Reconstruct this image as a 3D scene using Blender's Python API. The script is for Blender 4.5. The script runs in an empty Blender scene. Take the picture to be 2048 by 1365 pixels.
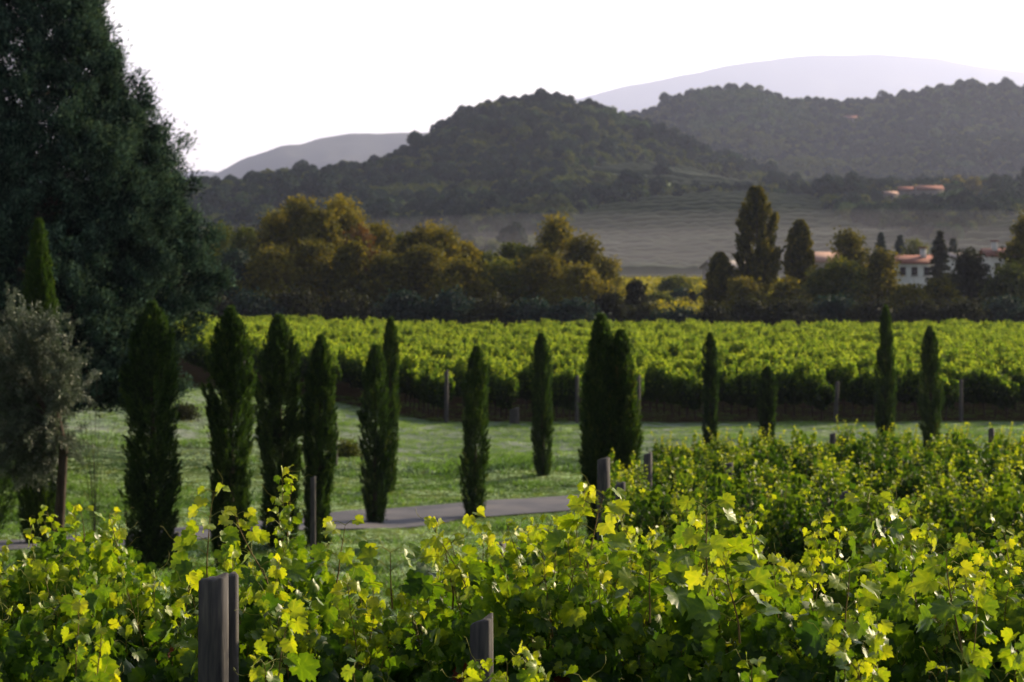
import bpy, math, random
import numpy as np
from mathutils import Vector

# ------------------------------------------------------------------ camera, sky, sun, exposure
F = 4836.0            # focal length in photograph pixels (85 mm on 36 mm over 2048 px)
HY = 550.0            # photograph row of the horizon
sc = bpy.context.scene
C = sc.collection
cam_d = bpy.data.cameras.new('camera')
cam = bpy.data.objects.new('camera', cam_d); C.objects.link(cam)
cam_d.sensor_width = 36.0; cam_d.lens = 85.0
cam_d.shift_y = (HY - 682.5) / 2048.0
cam.location = (0, 0, 0); cam.rotation_euler = (math.radians(90), 0, 0)
cam_d.clip_start = 0.1; cam_d.clip_end = 60000
cam_d.dof.use_dof = True; cam_d.dof.focus_distance = 9.4; cam_d.dof.aperture_fstop = 7.5
sc.camera = cam

VEIL = 1.2
SUN_EL, SUN_AZ = math.radians(19), math.radians(52)      # azimuth to the right of straight ahead
w = bpy.data.worlds.new('World'); sc.world = w; w.use_nodes = True
nt = w.node_tree; bg = nt.nodes['Background']
sky = nt.nodes.new('ShaderNodeTexSky'); sky.sky_type = 'NISHITA'; sky.sun_disc = False
sky.sun_elevation = SUN_EL; sky.sun_rotation = SUN_AZ
sky.dust_density = 4.0; sky.air_density = 1.0; sky.ozone_density = 1.0; sky.altitude = 100
hs = nt.nodes.new('ShaderNodeHueSaturation'); hs.inputs['Saturation'].default_value = 0.35
nt.links.new(sky.outputs[0], hs.inputs['Color']); nt.links.new(hs.outputs[0], bg.inputs[0])
bg.inputs[1].default_value = 0.05
# bright thin overcast veil low in the sky, as on a hazy morning
tcw = nt.nodes.new('ShaderNodeTexCoord'); sx = nt.nodes.new('ShaderNodeSeparateXYZ'); nt.links.new(tcw.outputs['Generated'], sx.inputs[0])
vr = nt.nodes.new('ShaderNodeValToRGB'); nt.links.new(sx.outputs['Z'], vr.inputs[0]); e = vr.color_ramp.elements
e[0].position = -.02; e[0].color = (1.0, .80, .70, 1); e[1].position = .6; e[1].color = (.10, .12, .16, 1)
for t_, c_ in ((.03, (1.0, .85, .77)), (.10, (1.0, .91, .86)), (.25, (.45, .46, .50))):
    q_ = e.new(t_); q_.color = (*c_, 1)
bg2 = nt.nodes.new('ShaderNodeBackground'); nt.links.new(vr.outputs[0], bg2.inputs[0]); 
dp = nt.nodes.new('ShaderNodeVectorMath'); dp.operation = 'DOT_PRODUCT'; nt.links.new(tcw.outputs['Generated'], dp.inputs[0]); dp.inputs[1].default_value = (math.sin(SUN_AZ * .5), math.cos(SUN_AZ * .5), 0)
mr = nt.nodes.new('ShaderNodeMapRange'); mr.interpolation_type = 'SMOOTHSTEP'; nt.links.new(dp.outputs['Value'], mr.inputs['Value'])
mr.inputs['From Min'].default_value = -.1; mr.inputs['From Max'].default_value = .8; mr.inputs['To Min'].default_value = VEIL * .05; mr.inputs['To Max'].default_value = VEIL
nt.links.new(mr.outputs[0], bg2.inputs[1])
ads = nt.nodes.new('ShaderNodeAddShader'); nt.links.new(bg.outputs[0], ads.inputs[0]); nt.links.new(bg2.outputs[0], ads.inputs[1])
nt.links.new(ads.outputs[0], nt.nodes['World Output'].inputs['Surface'])
sun_d = bpy.data.lights.new('sun', 'SUN'); sun_d.energy = 5.0; sun_d.angle = math.radians(3.0)
sun_d.color = (1.0, 0.80, 0.50)
sun = bpy.data.objects.new('sun', sun_d); C.objects.link(sun)
sdir = Vector((math.sin(SUN_AZ) * math.cos(SUN_EL), math.cos(SUN_AZ) * math.cos(SUN_EL), math.sin(SUN_EL)))
sun.rotation_euler = sdir.to_track_quat('Z', 'Y').to_euler()
vs = sc.view_settings
vs.view_transform = 'Standard'; vs.look = 'None'; vs.gamma = 1.0; vs.use_curve_mapping = False
vs.exposure = 1.2
sc.cycles.max_bounces = 7; sc.cycles.diffuse_bounces = 3; sc.cycles.transmission_bounces = 4
sc.cycles.volume_bounces = 0; sc.cycles.use_denoising = True
sc.cycles.caustics_reflective = False; sc.cycles.caustics_refractive = False

PI = math.pi
# ------------------------------------------------------------------ helpers
def tag(o, label=None, cat=None, group=None, kind=None):
    if label: o['label'] = label
    if cat: o['category'] = cat
    if group: o['group'] = group
    if kind: o['kind'] = kind
    return o

def empty(name, loc, rz=0.0, scale=1.0):
    o = bpy.data.objects.new(name, None); C.objects.link(o)
    o.location = loc; o.rotation_euler = (0, 0, rz); o.scale = (scale,) * 3
    o.empty_display_size = 0.2
    return o

def nrm(v):
    return v / np.maximum(np.linalg.norm(v, axis=-1, keepdims=True), 1e-9)

class MB:
    """collects arrays of verts / tris / quads with one float attribute and a material slot each"""
    def __init__(s): s.v = []; s.f = []; s.a = []; s.n = 0
    def add(s, v, faces, a=0.5, mat=0):
        v = np.asarray(v, float).reshape(-1, 3)
        for fc in (faces if isinstance(faces, list) else [faces]):
            fc = np.asarray(fc, np.int64)
            if len(fc): s.f.append((fc + s.n, mat))
        s.v.append(v); s.n += len(v)
        s.a.append(np.full(len(v), a) if np.isscalar(a) else np.asarray(a, float))
        return s
    def mesh(s, name, mats):
        me = bpy.data.meshes.new(name)
        v = np.concatenate(s.v); me.vertices.add(len(v)); me.vertices.foreach_set('co', v.astype(np.float32).ravel())
        loops = np.concatenate([f.ravel() for f, m in s.f])
        tot = np.concatenate([np.full(len(f), f.shape[1]) for f, m in s.f])
        mi = np.concatenate([np.full(len(f), m) for f, m in s.f])
        st = np.concatenate([[0], np.cumsum(tot)[:-1]])
        me.loops.add(len(loops)); me.loops.foreach_set('vertex_index', loops.astype(np.int32))
        me.polygons.add(len(tot)); me.polygons.foreach_set('loop_start', st.astype(np.int32))
        me.polygons.foreach_set('loop_total', tot.astype(np.int32))
        me.polygons.foreach_set('material_index', mi.astype(np.int32))
        at = me.attributes.new('rnd', 'FLOAT', 'POINT'); at.data.foreach_set('value', np.concatenate(s.a).astype(np.float32))
        for m in (mats if isinstance(mats, (list, tuple)) else [mats]): me.materials.append(m)
        me.update(calc_edges=True); me.validate()
        return me
    def build(s, name, mats, parent=None, smooth=False):
        me = s.mesh(name, mats)
        if smooth: me.polygons.foreach_set('use_smooth', np.ones(len(me.polygons), bool))
        o = bpy.data.objects.new(name, me); C.objects.link(o); o.parent = parent
        return o

def link_copy(root, loc, rz, scale=1.0, label=None, group=None):
    r = root.copy(); C.objects.link(r); r.location = loc; r.rotation_euler = (0, 0, rz)
    r.scale = (scale,) * 3 if np.isscalar(scale) else scale
    if label: r['label'] = label
    if group: r['group'] = group
    for ch in root.children:
        c = ch.copy(); C.objects.link(c); c.parent = r
    return r

def tube(P, R, sides=6, closed_end=True):
    P = np.asarray(P, float); R = np.asarray(R, float) * np.ones(len(P))
    T = nrm(np.gradient(P, axis=0)); up = np.array([0.31, 0.17, 0.93])
    A = np.cross(T, up); bad = np.linalg.norm(A, axis=1) < 0.05
    A[bad] = np.cross(T[bad], [1, 0, 0]); A = nrm(A); B = np.cross(T, A)
    an = np.arange(sides) * 2 * PI / sides
    V = P[:, None] + R[:, None, None] * (np.cos(an)[None, :, None] * A[:, None] + np.sin(an)[None, :, None] * B[:, None])
    V = V.reshape(-1, 3); q = []
    n = len(P)
    i = np.arange(n - 1)[:, None] * sides; j = np.arange(sides)[None]; k = (j + 1) % sides
    q = np.stack([i + j, i + k, i + sides + k, i + sides + j], -1).reshape(-1, 4)
    fs = [q]
    if closed_end:
        V = np.vstack([V, P[-1:]]); c = len(V) - 1
        fs.append(np.stack([np.full(sides, c), (n - 1) * sides + np.arange(sides), (n - 1) * sides + (np.arange(sides) + 1) % sides], -1)[:, ::-1])
    return V, fs

def box(x0, x1, y0, y1, z0, z1):
    v = np.array([(x, y, z) for z in (z0, z1) for y in (y0, y1) for x in (x0, x1)], float)
    f = np.array([(0, 2, 3, 1), (4, 5, 7, 6), (0, 1, 5, 4), (2, 6, 7, 3), (0, 4, 6, 2), (1, 3, 7, 5)])
    return v, f

def scatter_leaves(base, P, N, T, S):
    """base=(verts,faces); leaf local x side, y tip, z normal."""
    bv, bf = base
    T = nrm(T); X = nrm(np.cross(T, N)); Z = np.cross(X, T)
    S = np.asarray(S) * np.ones(len(P))
    V = P[:, None] + S[:, None, None] * (bv[None, :, 0:1] * X[:, None] + bv[None, :, 1:2] * T[:, None] + bv[None, :, 2:3] * Z[:, None])
    off = (np.arange(len(P)) * len(bv))[:, None, None]
    fs = [(np.asarray(f)[None] + off).reshape(-1, np.asarray(f).shape[1]) for f in (bf if isinstance(bf, list) else [bf])]
    return V.reshape(-1, 3), fs, len(bv)

def rndir(rng, n):
    return nrm(rng.normal(size=(n, 3)))

# value noise
_rs = np.random.RandomState(7); _tab = _rs.rand(256, 256)
def vnoise(x, y, f=1.0):
    x = np.asarray(x, float) * f; y = np.asarray(y, float) * f
    xi = np.floor(x).astype(int); yi = np.floor(y).astype(int); fx = x - xi; fy = y - yi
    fx = fx * fx * (3 - 2 * fx); fy = fy * fy * (3 - 2 * fy)
    g = lambda a, b: _tab[a & 255, b & 255]
    return (g(xi, yi) * (1 - fx) + g(xi + 1, yi) * fx) * (1 - fy) + (g(xi, yi + 1) * (1 - fx) + g(xi + 1, yi + 1) * fx) * fy
def fbm(x, y, f=1.0, o=4):
    return sum(vnoise(x + 17.3 * k, y - 9.1 * k, f * 2 ** k) * 0.5 ** k for k in range(o)) / sum(0.5 ** k for k in range(o))
def sst(a, b, x):
    t = np.clip((x - a) / (b - a), 0, 1); return t * t * (3 - 2 * t)

# ------------------------------------------------------------------ terrain functions
YN = np.array([-80, 0, 7, 9.2, 14, 25, 45, 58, 66, 71, 79, 92, 200, 240, 300, 450, 620, 9000.])
ZN = np.array([-2.0, -2.7, -2.95, -3.05, -3.55, -4.25, -5.5, -6.25, -6.5, -6.5, -6.15, -5.62, -5.95, -5.9, -4.6, -1.8, -0.6, -0.6])
def pchip(x, X, Y):
    h = np.diff(X); d = np.diff(Y) / h
    m = np.zeros(len(X)); m[0] = d[0]; m[-1] = d[-1]
    for i in range(1, len(X) - 1):
        m[i] = 0 if d[i - 1] * d[i] <= 0 else 2 * d[i - 1] * d[i] / (d[i - 1] + d[i])
    x = np.clip(x, X[0], X[-1]); k = np.clip(np.searchsorted(X, x) - 1, 0, len(X) - 2)
    t = (x - X[k]) / h[k]; a = m[k] * h[k]; b = m[k + 1] * h[k]
    return Y[k] * (2 * t ** 3 - 3 * t ** 2 + 1) + a * (t ** 3 - 2 * t ** 2 + t) + Y[k + 1] * (-2 * t ** 3 + 3 * t ** 2) + b * (t ** 3 - t ** 2)
def Zg(x, y):
    x = np.asarray(x, float); y = np.asarray(y, float)
    z = pchip(y, YN, ZN)
    z = z + 0.09 * np.clip(-x - 3, 0, 40) * sst(62, 92, y) * (1 - .72 * sst(95, 190, y)) * (1 - sst(205, 260, y))
    z = z + .42 * sst(.5, 4, x) * sst(22, 40, y) * (1 - sst(54, 66, y))
    z = z + (fbm(x, y, 0.35, 3) - 0.5) * 0.42 * sst(30, 40, y) * (1 - sst(85, 95, y)) * np.clip(np.abs(road_d(x, y)) - 1.6, 0, 1.5) / 1.5
    return z
RX = np.array([-60, -18, -10.3, -6.1, -3.1, 2.4, 12, 60.]); RY = np.array([38, 49.5, 54.5, 60, 65, 69.3, 73, 84.])
def road_y(x): return np.interp(x, RX, RY)
def road_d(x, y): return np.asarray(y, float) - road_y(np.asarray(x, float))
def at(px, d): return (px - 1024) / F * d
def solve(px, py, lo=30, hi=120):
    ds = np.linspace(lo, hi, 400); yy = HY - F * Zg(at(px, ds), ds) / ds
    return float(ds[np.argmin(np.abs(yy - py))])

# ------------------------------------------------------------------ materials
def newmat(name):
    m = bpy.data.materials.new(name); m.use_nodes = True
    n = m.node_tree; p = n.nodes['Principled BSDF']; return m, n, p
def ramp(n, stops, src=None):
    r = n.nodes.new('ShaderNodeValToRGB'); e = r.color_ramp.elements
    while len(e) < len(stops): e.new(0.5)
    for q, (t, c) in zip(e, stops): q.position = t; q.color = (*c, 1)
    if src is not None: n.links.new(src, r.inputs[0])
    return r
def foliage(name, cols, trans=0.4, tcol=(1.6, 1.5, 0.6), rough=0.55, orand=0.3, spec=0.25):
    m, n, p = newmat(name)
    a = n.nodes.new('ShaderNodeAttribute'); a.attribute_name = 'rnd'
    oi = n.nodes.new('ShaderNodeObjectInfo')
    ma = n.nodes.new('ShaderNodeMath'); ma.operation = 'MULTIPLY_ADD'
    n.links.new(oi.outputs['Random'], ma.inputs[0]); ma.inputs[1].default_value = orand; 
    sub = n.nodes.new('ShaderNodeMath'); sub.operation = 'SUBTRACT'; n.links.new(a.outputs['Fac'], sub.inputs[0]); sub.inputs[1].default_value = orand / 2
    n.links.new(sub.outputs[0], ma.inputs[2])
    k = len(cols)
    r = ramp(n, [(i / (k - 1), c) for i, c in enumerate(cols)], ma.outputs[0])
    n.links.new(r.outputs[0], p.inputs['Base Color']); p.inputs['Roughness'].default_value = rough
    p.inputs['Specular IOR Level'].default_value = spec
    t = n.nodes.new('ShaderNodeBsdfTranslucent')
    mx = n.nodes.new('ShaderNodeMix'); mx.data_type = 'RGBA'; mx.blend_type = 'MULTIPLY'; mx.inputs['Factor'].default_value = 1
    n.links.new(r.outputs[0], mx.inputs['A']); mx.inputs['B'].default_value = (*tcol, 1)
    n.links.new(mx.outputs['Result'], t.inputs['Color'])
    ms = n.nodes.new('ShaderNodeMixShader'); ms.inputs[0].default_value = trans
    n.links.new(p.outputs[0], ms.inputs[1]); n.links.new(t.outputs[0], ms.inputs[2])
    n.links.new(ms.outputs[0], n.nodes['Material Output'].inputs['Surface'])
    return m
def noisy(name, cols, scale, detail=5, rough=0.9, stretch=(1, 1, 1), bump=0.0, bscale=None, spec=0.2):
    m, n, p = newmat(name)
    tc = n.nodes.new('ShaderNodeTexCoord'); mp = n.nodes.new('ShaderNodeMapping'); mp.inputs['Scale'].default_value = stretch
    n.links.new(tc.outputs['Object'], mp.inputs[0])
    nz = n.nodes.new('ShaderNodeTexNoise'); nz.inputs['Scale'].default_value = scale; nz.inputs['Detail'].default_value = detail
    n.links.new(mp.outputs[0], nz.inputs['Vector'])
    k = len(cols); r = ramp(n, [(0.3 + 0.4 * i / (k - 1), c) for i, c in enumerate(cols)], nz.outputs['Fac'])
    n.links.new(r.outputs[0], p.inputs['Base Color']); p.inputs['Roughness'].default_value = rough
    p.inputs['Specular IOR Level'].default_value = spec
    if bump:
        b = n.nodes.new('ShaderNodeBump'); b.inputs['Strength'].default_value = bump
        nb = n.nodes.new('ShaderNodeTexNoise'); nb.inputs['Scale'].default_value = bscale or scale * 4; n.links.new(mp.outputs[0], nb.inputs['Vector'])
        n.links.new(nb.outputs['Fac'], b.inputs['Height']); n.links.new(b.outputs[0], p.inputs['Normal'])
    return m

M = {}
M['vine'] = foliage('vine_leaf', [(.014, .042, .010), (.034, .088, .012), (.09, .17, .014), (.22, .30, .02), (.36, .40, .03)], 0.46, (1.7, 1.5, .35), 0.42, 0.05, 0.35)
M['vine_mid'] = foliage('vine_leaf_mid', [(.014, .038, .009), (.040, .09, .012), (.13, .19, .018), (.32, .36, .025)], 0.45, (1.5, 1.45, .35), 0.55, 0.2, 0.2)
M['vine_far'] = foliage('vine_leaf_field', [(.014, .032, .010), (.05, .10, .016), (.14, .215, .028), (.34, .40, .06)], 0.5, (1.7, 1.7, .5), 0.6, 0.2, 0.1)
_n = M['vine'].node_tree; _m = [q for q in _n.nodes if q.type == 'MATH' and q.operation == 'MULTIPLY_ADD'][0]; _l = _m.outputs[0].links[0].to_socket
_tc = _n.nodes.new('ShaderNodeTexCoord'); _z = _n.nodes.new('ShaderNodeTexNoise'); _z.inputs['Scale'].default_value = 38; _z.inputs['Detail'].default_value = 4; _n.links.new(_tc.outputs['Object'], _z.inputs['Vector'])
_a = _n.nodes.new('ShaderNodeMath'); _a.operation = 'MULTIPLY_ADD'; _n.links.new(_z.outputs['Fac'], _a.inputs[0]); _a.inputs[1].default_value = .5
_s = _n.nodes.new('ShaderNodeMath'); _s.operation = 'SUBTRACT'; _n.links.new(_m.outputs[0], _s.inputs[0]); _s.inputs[1].default_value = .25; _n.links.new(_s.outputs[0], _a.inputs[2]); _n.links.new(_a.outputs[0], _l)
M['redleaf'] = foliage('vine_leaf_red', [(.10, .02, .01), (.16, .05, .012)], 0.4, (1.5, 1.1, .5))
M['cane'] = noisy('cane_bark', [(.11, .07, .03), (.20, .15, .05)], 30)
M['tendril'] = foliage('tendril_green', [(.12, .18, .03), (.26, .26, .05)], 0.3)
M['bark'] = noisy('bark', [(.03, .022, .017), (.075, .055, .04)], 9, stretch=(3, 3, .5), bump=.6)
M['cypress'] = foliage('cypress_foliage', [(.009, .02, .010), (.02, .045, .015), (.045, .085, .022), (.09, .125, .03), (.11, .07, .03)], 0.3, (1.5, 1.6, .5), 0.7, 0.15, .1)
M['cypress_light'] = foliage('young_cypress_foliage', [(.012, .03, .01), (.03, .065, .014), (.06, .10, .018), (.10, .14, .02)], 0.25, (1.5, 1.6, .5), 0.7, 0.15, .1)
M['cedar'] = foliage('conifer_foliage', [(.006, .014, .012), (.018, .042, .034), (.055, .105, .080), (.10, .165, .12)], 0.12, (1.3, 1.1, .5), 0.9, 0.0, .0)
M['olive'] = foliage('olive_foliage', [(.024, .04, .024), (.055, .08, .05), (.11, .14, .10), (.26, .29, .23)], 0.2, (1, 1, .8), 0.5, 0.0, .3)
M['tree_gold'] = foliage('golden_foliage', [(.03, .038, .010), (.088, .096, .016), (.17, .165, .023), (.27, .25, .03)], 0.35, (1.5, 1.2, .4), .7, .3, .1)
M['tree_green'] = foliage('olive_green_foliage', [(.022, .036, .012), (.05, .075, .018), (.10, .12, .022), (.16, .17, .028)], 0.35, (1.5, 1.3, .5), .7, .3, .1)
M['tree_red'] = foliage('russet_foliage', [(.04, .03, .012), (.085, .058, .018), (.13, .085, .025)], 0.3, (1.4, 1, .5), .7, .1, .1)
M['tree_blue'] = foliage('grey_green_foliage', [(.012, .026, .022), (.022, .045, .036), (.04, .07, .055)], 0.2, (1.1, 1.2, .9), .7, .2, .1)
M['tree_dark'] = foliage('dark_foliage', [(.012, .016, .010), (.024, .032, .015), (.05, .055, .02)], 0.25, (1.5, 1.3, .5), .7, .2, .1)
M['tree_pale'] = foliage('pale_foliage', [(.08, .09, .03), (.14, .15, .05), (.18, .19, .06)], 0.35, (1.2, 1.2, .6), .7, .1, .1)
M['wood_hill'] = foliage('hill_wood_foliage', [(.014, .04, .024), (.032, .075, .04), (.06, .11, .05), (.09, .12, .055)], 0.2, (1.3, 1.2, .5), .8, .75, .05)
M['grass_blade'] = foliage('grass_blades', [(.08, .14, .035), (.13, .21, .05), (.20, .28, .08), (.28, .36, .14)], 0.5, (1.6, 1.7, .8), .6, .35, .3)
M['post'] = noisy('weathered_post', [(.035, .034, .042), (.075, .07, .075), (.13, .12, .11)], 14, stretch=(3, 3, .35), bump=.5, rough=.85)
M['soil'] = noisy('soil_strip', [(.016, .014, .009), (.045, .028, .018), (.03, .045, .016)], 3, bump=.6)
M['hillfloor'] = noisy('hill_ground', [(.02, .03, .014), (.035, .045, .018), (.05, .055, .022)], 0.02, detail=8)
M['roof'] = noisy('terracotta_roof', [(.15, .06, .05), (.22, .095, .075)], 6, stretch=(1, 4, 1), bump=.4)
M['roof_pale'] = noisy('sunbleached_roof', [(.30, .19, .16), (.38, .25, .21)], 3)
M['white'] = noisy('white_render', [(.50, .51, .54), (.60, .61, .64)], 1.5, rough=.8)
M['stone'] = noisy('stone_wall', [(.25, .22, .22), (.35, .31, .3)], 1.5, rough=.9)
M['shutter'] = noisy('dark_shutter', [(.03, .025, .03), (.05, .04, .045)], 5)
M['mount'] = noisy('far_mountain', [(.03, .035, .03), (.05, .055, .04)], 0.002, detail=8)

# ground: grass with paler dewy band and worn patches, all zones by world position
m, n, p = newmat('meadow_ground')
geo = n.nodes.new('ShaderNodeNewGeometry')
def nz(scale, det=6, st=(1, 1, 1)):
    mp = n.nodes.new('ShaderNodeMapping'); mp.inputs['Scale'].default_value = st; n.links.new(geo.outputs['Position'], mp.inputs[0])
    q = n.nodes.new('ShaderNodeTexNoise'); q.inputs['Scale'].default_value = scale; q.inputs['Detail'].default_value = det
    n.links.new(mp.outputs[0], q.inputs['Vector']); return q.outputs['Fac']
r1 = ramp(n, [(.38, (.032, .07, .014)), (.47, (.06, .115, .022)), (.56, (.095, .15, .035)), (.68, (.12, .175, .06))], nz(.45, 12, (.45, 1.5, 1)))
r2 = ramp(n, [(.36, (.10, .15, .09)), (.5, (.16, .205, .15)), (.66, (.26, .30, .25))], nz(.8, 8, (.4, 1.6, 1)))
sep = n.nodes.new('ShaderNodeSeparateXYZ'); n.links.new(geo.outputs['Position'], sep.inputs[0])
band = n.nodes.new('ShaderNodeMapRange'); band.inputs['From Min'].default_value = 76; band.inputs['From Max'].default_value = 82
n.links.new(sep.outputs['Y'], band.inputs['Value'])
mx = n.nodes.new('ShaderNodeMix'); mx.data_type = 'RGBA'; n.links.new(band.outputs[0], mx.inputs['Factor'])
n.links.new(r1.outputs[0], mx.inputs['A']); n.links.new(r2.outputs[0], mx.inputs['B'])
n.links.new(mx.outputs['Result'], p.inputs['Base Color']); p.inputs['Roughness'].default_value = .9; p.inputs['Specular IOR Level'].default_value = .15
bp = n.nodes.new('ShaderNodeBump'); bp.inputs['Strength'].default_value = 1.0; bp.inputs['Distance'].default_value = .35; n.links.new(nz(3.5, 10, (.7, 1.3, 1)), bp.inputs['Height']); n.links.new(bp.outputs[0], p.inputs['Normal'])
M['ground'] = m
# asphalt
m, n, p = newmat('asphalt')
tc = n.nodes.new('ShaderNodeTexCoord')
a1 = n.nodes.new('ShaderNodeTexNoise'); a1.inputs['Scale'].default_value = 60; n.links.new(tc.outputs['Object'], a1.inputs['Vector'])
a2 = n.nodes.new('ShaderNodeTexNoise'); a2.inputs['Scale'].default_value = .7; a2.inputs['Detail'].default_value = 6; n.links.new(tc.outputs['Object'], a2.inputs['Vector'])
ad = n.nodes.new('ShaderNodeMath'); ad.operation = 'MULTIPLY_ADD'; n.links.new(a1.outputs['Fac'], ad.inputs[0]); ad.inputs[1].default_value = .35; n.links.new(a2.outputs['Fac'], ad.inputs[2])
rr = ramp(n, [(.45, (.09, .092, .112)), (.7, (.13, .13, .152)), (.9, (.18, .17, .18))], ad.outputs[0])
n.links.new(rr.outputs[0], p.inputs['Base Color']); p.inputs['Roughness'].default_value = .8
M['asphalt'] = m

# ------------------------------------------------------------------ ground and road
def grid_mesh(name, X, Y, Zv, mat, parent=None, smooth=True):
    h, wd = X.shape
    V = np.stack([X, Y, Zv], -1).reshape(-1, 3)
    i = np.arange(h - 1)[:, None] * wd; j = np.arange(wd - 1)[None]
    q = np.stack([i + j, i + j + 1, i + wd + j + 1, i + wd + j], -1).reshape(-1, 4)
    return MB().add(V, q).build(name, mat, parent, smooth)
ys = np.concatenate([np.linspace(-80, 30, 40), np.arange(30.5, 110, .5), np.linspace(111, 260, 90), np.geomspace(264, 20000, 60)])
ts = np.linspace(-1, 1, 260)
Y = ys[:, None] * np.ones(len(ts)); W = 40 + np.abs(ys)[:, None] * .9
X = np.sign(ts) * np.abs(ts) ** 1.5 * W
tag(grid_mesh('ground', X, Y, Zg(X, Y), M['ground']), kind='structure')
xs = np.arange(-60, 60, .5); off = np.linspace(-1.8, 1.8, 9)
dy = np.gradient(road_y(xs), xs); nx = -dy / np.hypot(dy, 1); ny = 1 / np.hypot(dy, 1)
ker = np.ones(9) / 9; ry = np.convolve(np.pad(road_y(xs), 4, mode='edge'), ker, 'valid')
wob = (vnoise(xs, xs * 0, .5) - .5) * .25
o2 = off[:, None] + wob[None] * np.sign(off)[:, None]
X = xs[None] + nx[None] * o2; Y = ry[None] + ny[None] * o2
crown = 0.03 + 0.05 * (1 - (off / 1.8) ** 2)[:, None]
tag(grid_mesh('road', X, Y, Zg(X, Y) + crown, M['asphalt']), kind='structure')

# ------------------------------------------------------------------ leaf shapes
def grape_leaf(fold=.32, droop=.28, cup=.12):
    A = np.radians([0, 12, 24, 31, 42, 52, 62, 76, 88, 100, 112, 128, 145, 162, 178])
    R = np.array([1.0, .88, .80, .72, .84, .92, .82, .70, .76, .78, .70, .66, .56, .42, .12])
    R = R * (1 + .085 * np.where(np.arange(15) % 2 == 0, 1, -1) * (np.arange(15) > 0))
    a = np.concatenate([A, (2 * PI - A[::-1])[:-1]]); r = np.concatenate([R, R[::-1][:-1]])
    k = len(a); out = np.stack([np.sin(a) * r, np.cos(a) * r], 1)
    def zf(q): return fold * np.abs(q[:, 0]) ** 1.2 - droop * (q[:, 1]) ** 2 * np.sign(q[:, 1]) - cup * q[:, 0] ** 2 + .09 * np.sin(q[:, 0] * 9 + q[:, 1] * 5) * (q[:, 1] ** 2 + q[:, 0] ** 2)
    inn = out * .5
    V = np.vstack([[[0, 0]], inn, out]); V = np.column_stack([V, zf(V)])
    i = np.arange(k); j = (i + 1) % k
    tri = np.stack([np.zeros(k, int), 1 + j, 1 + i], 1)
    quad = np.stack([1 + i, 1 + j, 1 + k + j, 1 + k + i], 1)
    return V * [.6, .6, .6], [tri, quad]
def grape_leaf_mid():
    a = np.radians([0, 30, 52, 78, 108, 150, 210, 252, 282, 308, 330]); r = np.array([1, .66, .88, .58, .68, .45, .45, .68, .58, .88, .66])
    out = np.stack([np.sin(a) * r, np.cos(a) * r], 1); V = np.vstack([[[0, 0]], out])
    V = np.column_stack([V, .32 * np.abs(V[:, 0]) - .25 * V[:, 1] ** 2]); k = len(a); i = np.arange(k)
    return V * .6, [np.stack([np.zeros(k, int), 1 + (i + 1) % k, 1 + i], 1)]
LEAF0 = grape_leaf(); LEAF0B = grape_leaf(.85, .35, .1); LEAF0C = grape_leaf(-.15, .75, .55)
VEIN0 = np.concatenate([[1.0], *[np.isin(np.arange(29), [0, 5, 9, 20, 24]) * v_ for v_ in (1.0, .7)]])
LEAF1 = grape_leaf_mid()
LEAF2 = (np.array([[0, -.4, 0], [.5, .05, .16], [0, .6, -.1], [-.5, .05, .16]]), [np.array([[0, 1, 2], [0, 2, 3]])])
SPRAY = (np.array([[0, 0, 0], [.16, .35, .05], [0, 1, 0], [-.16, .35, -.05]]), [np.array([[0, 1, 2], [0, 2, 3]])])
SPRAY3 = (np.array([[0, 0, 0], [.13, .4, .05], [0, 1, 0.05], [-.13, .4, .05], [.42, .72, .1], [-.42, .66, -.1], [.1, .15, 0], [-.1, .12, 0]]),
          [np.array([[0, 1, 2], [0, 2, 3], [0, 4, 6], [0, 7, 5]])])
TWIG = (np.array([[0, 0, 0], [.09, .5, .02], [0, 1, 0], [-.09, .5, -.02]]), [np.array([[0, 1, 2, 3]])])

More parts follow.
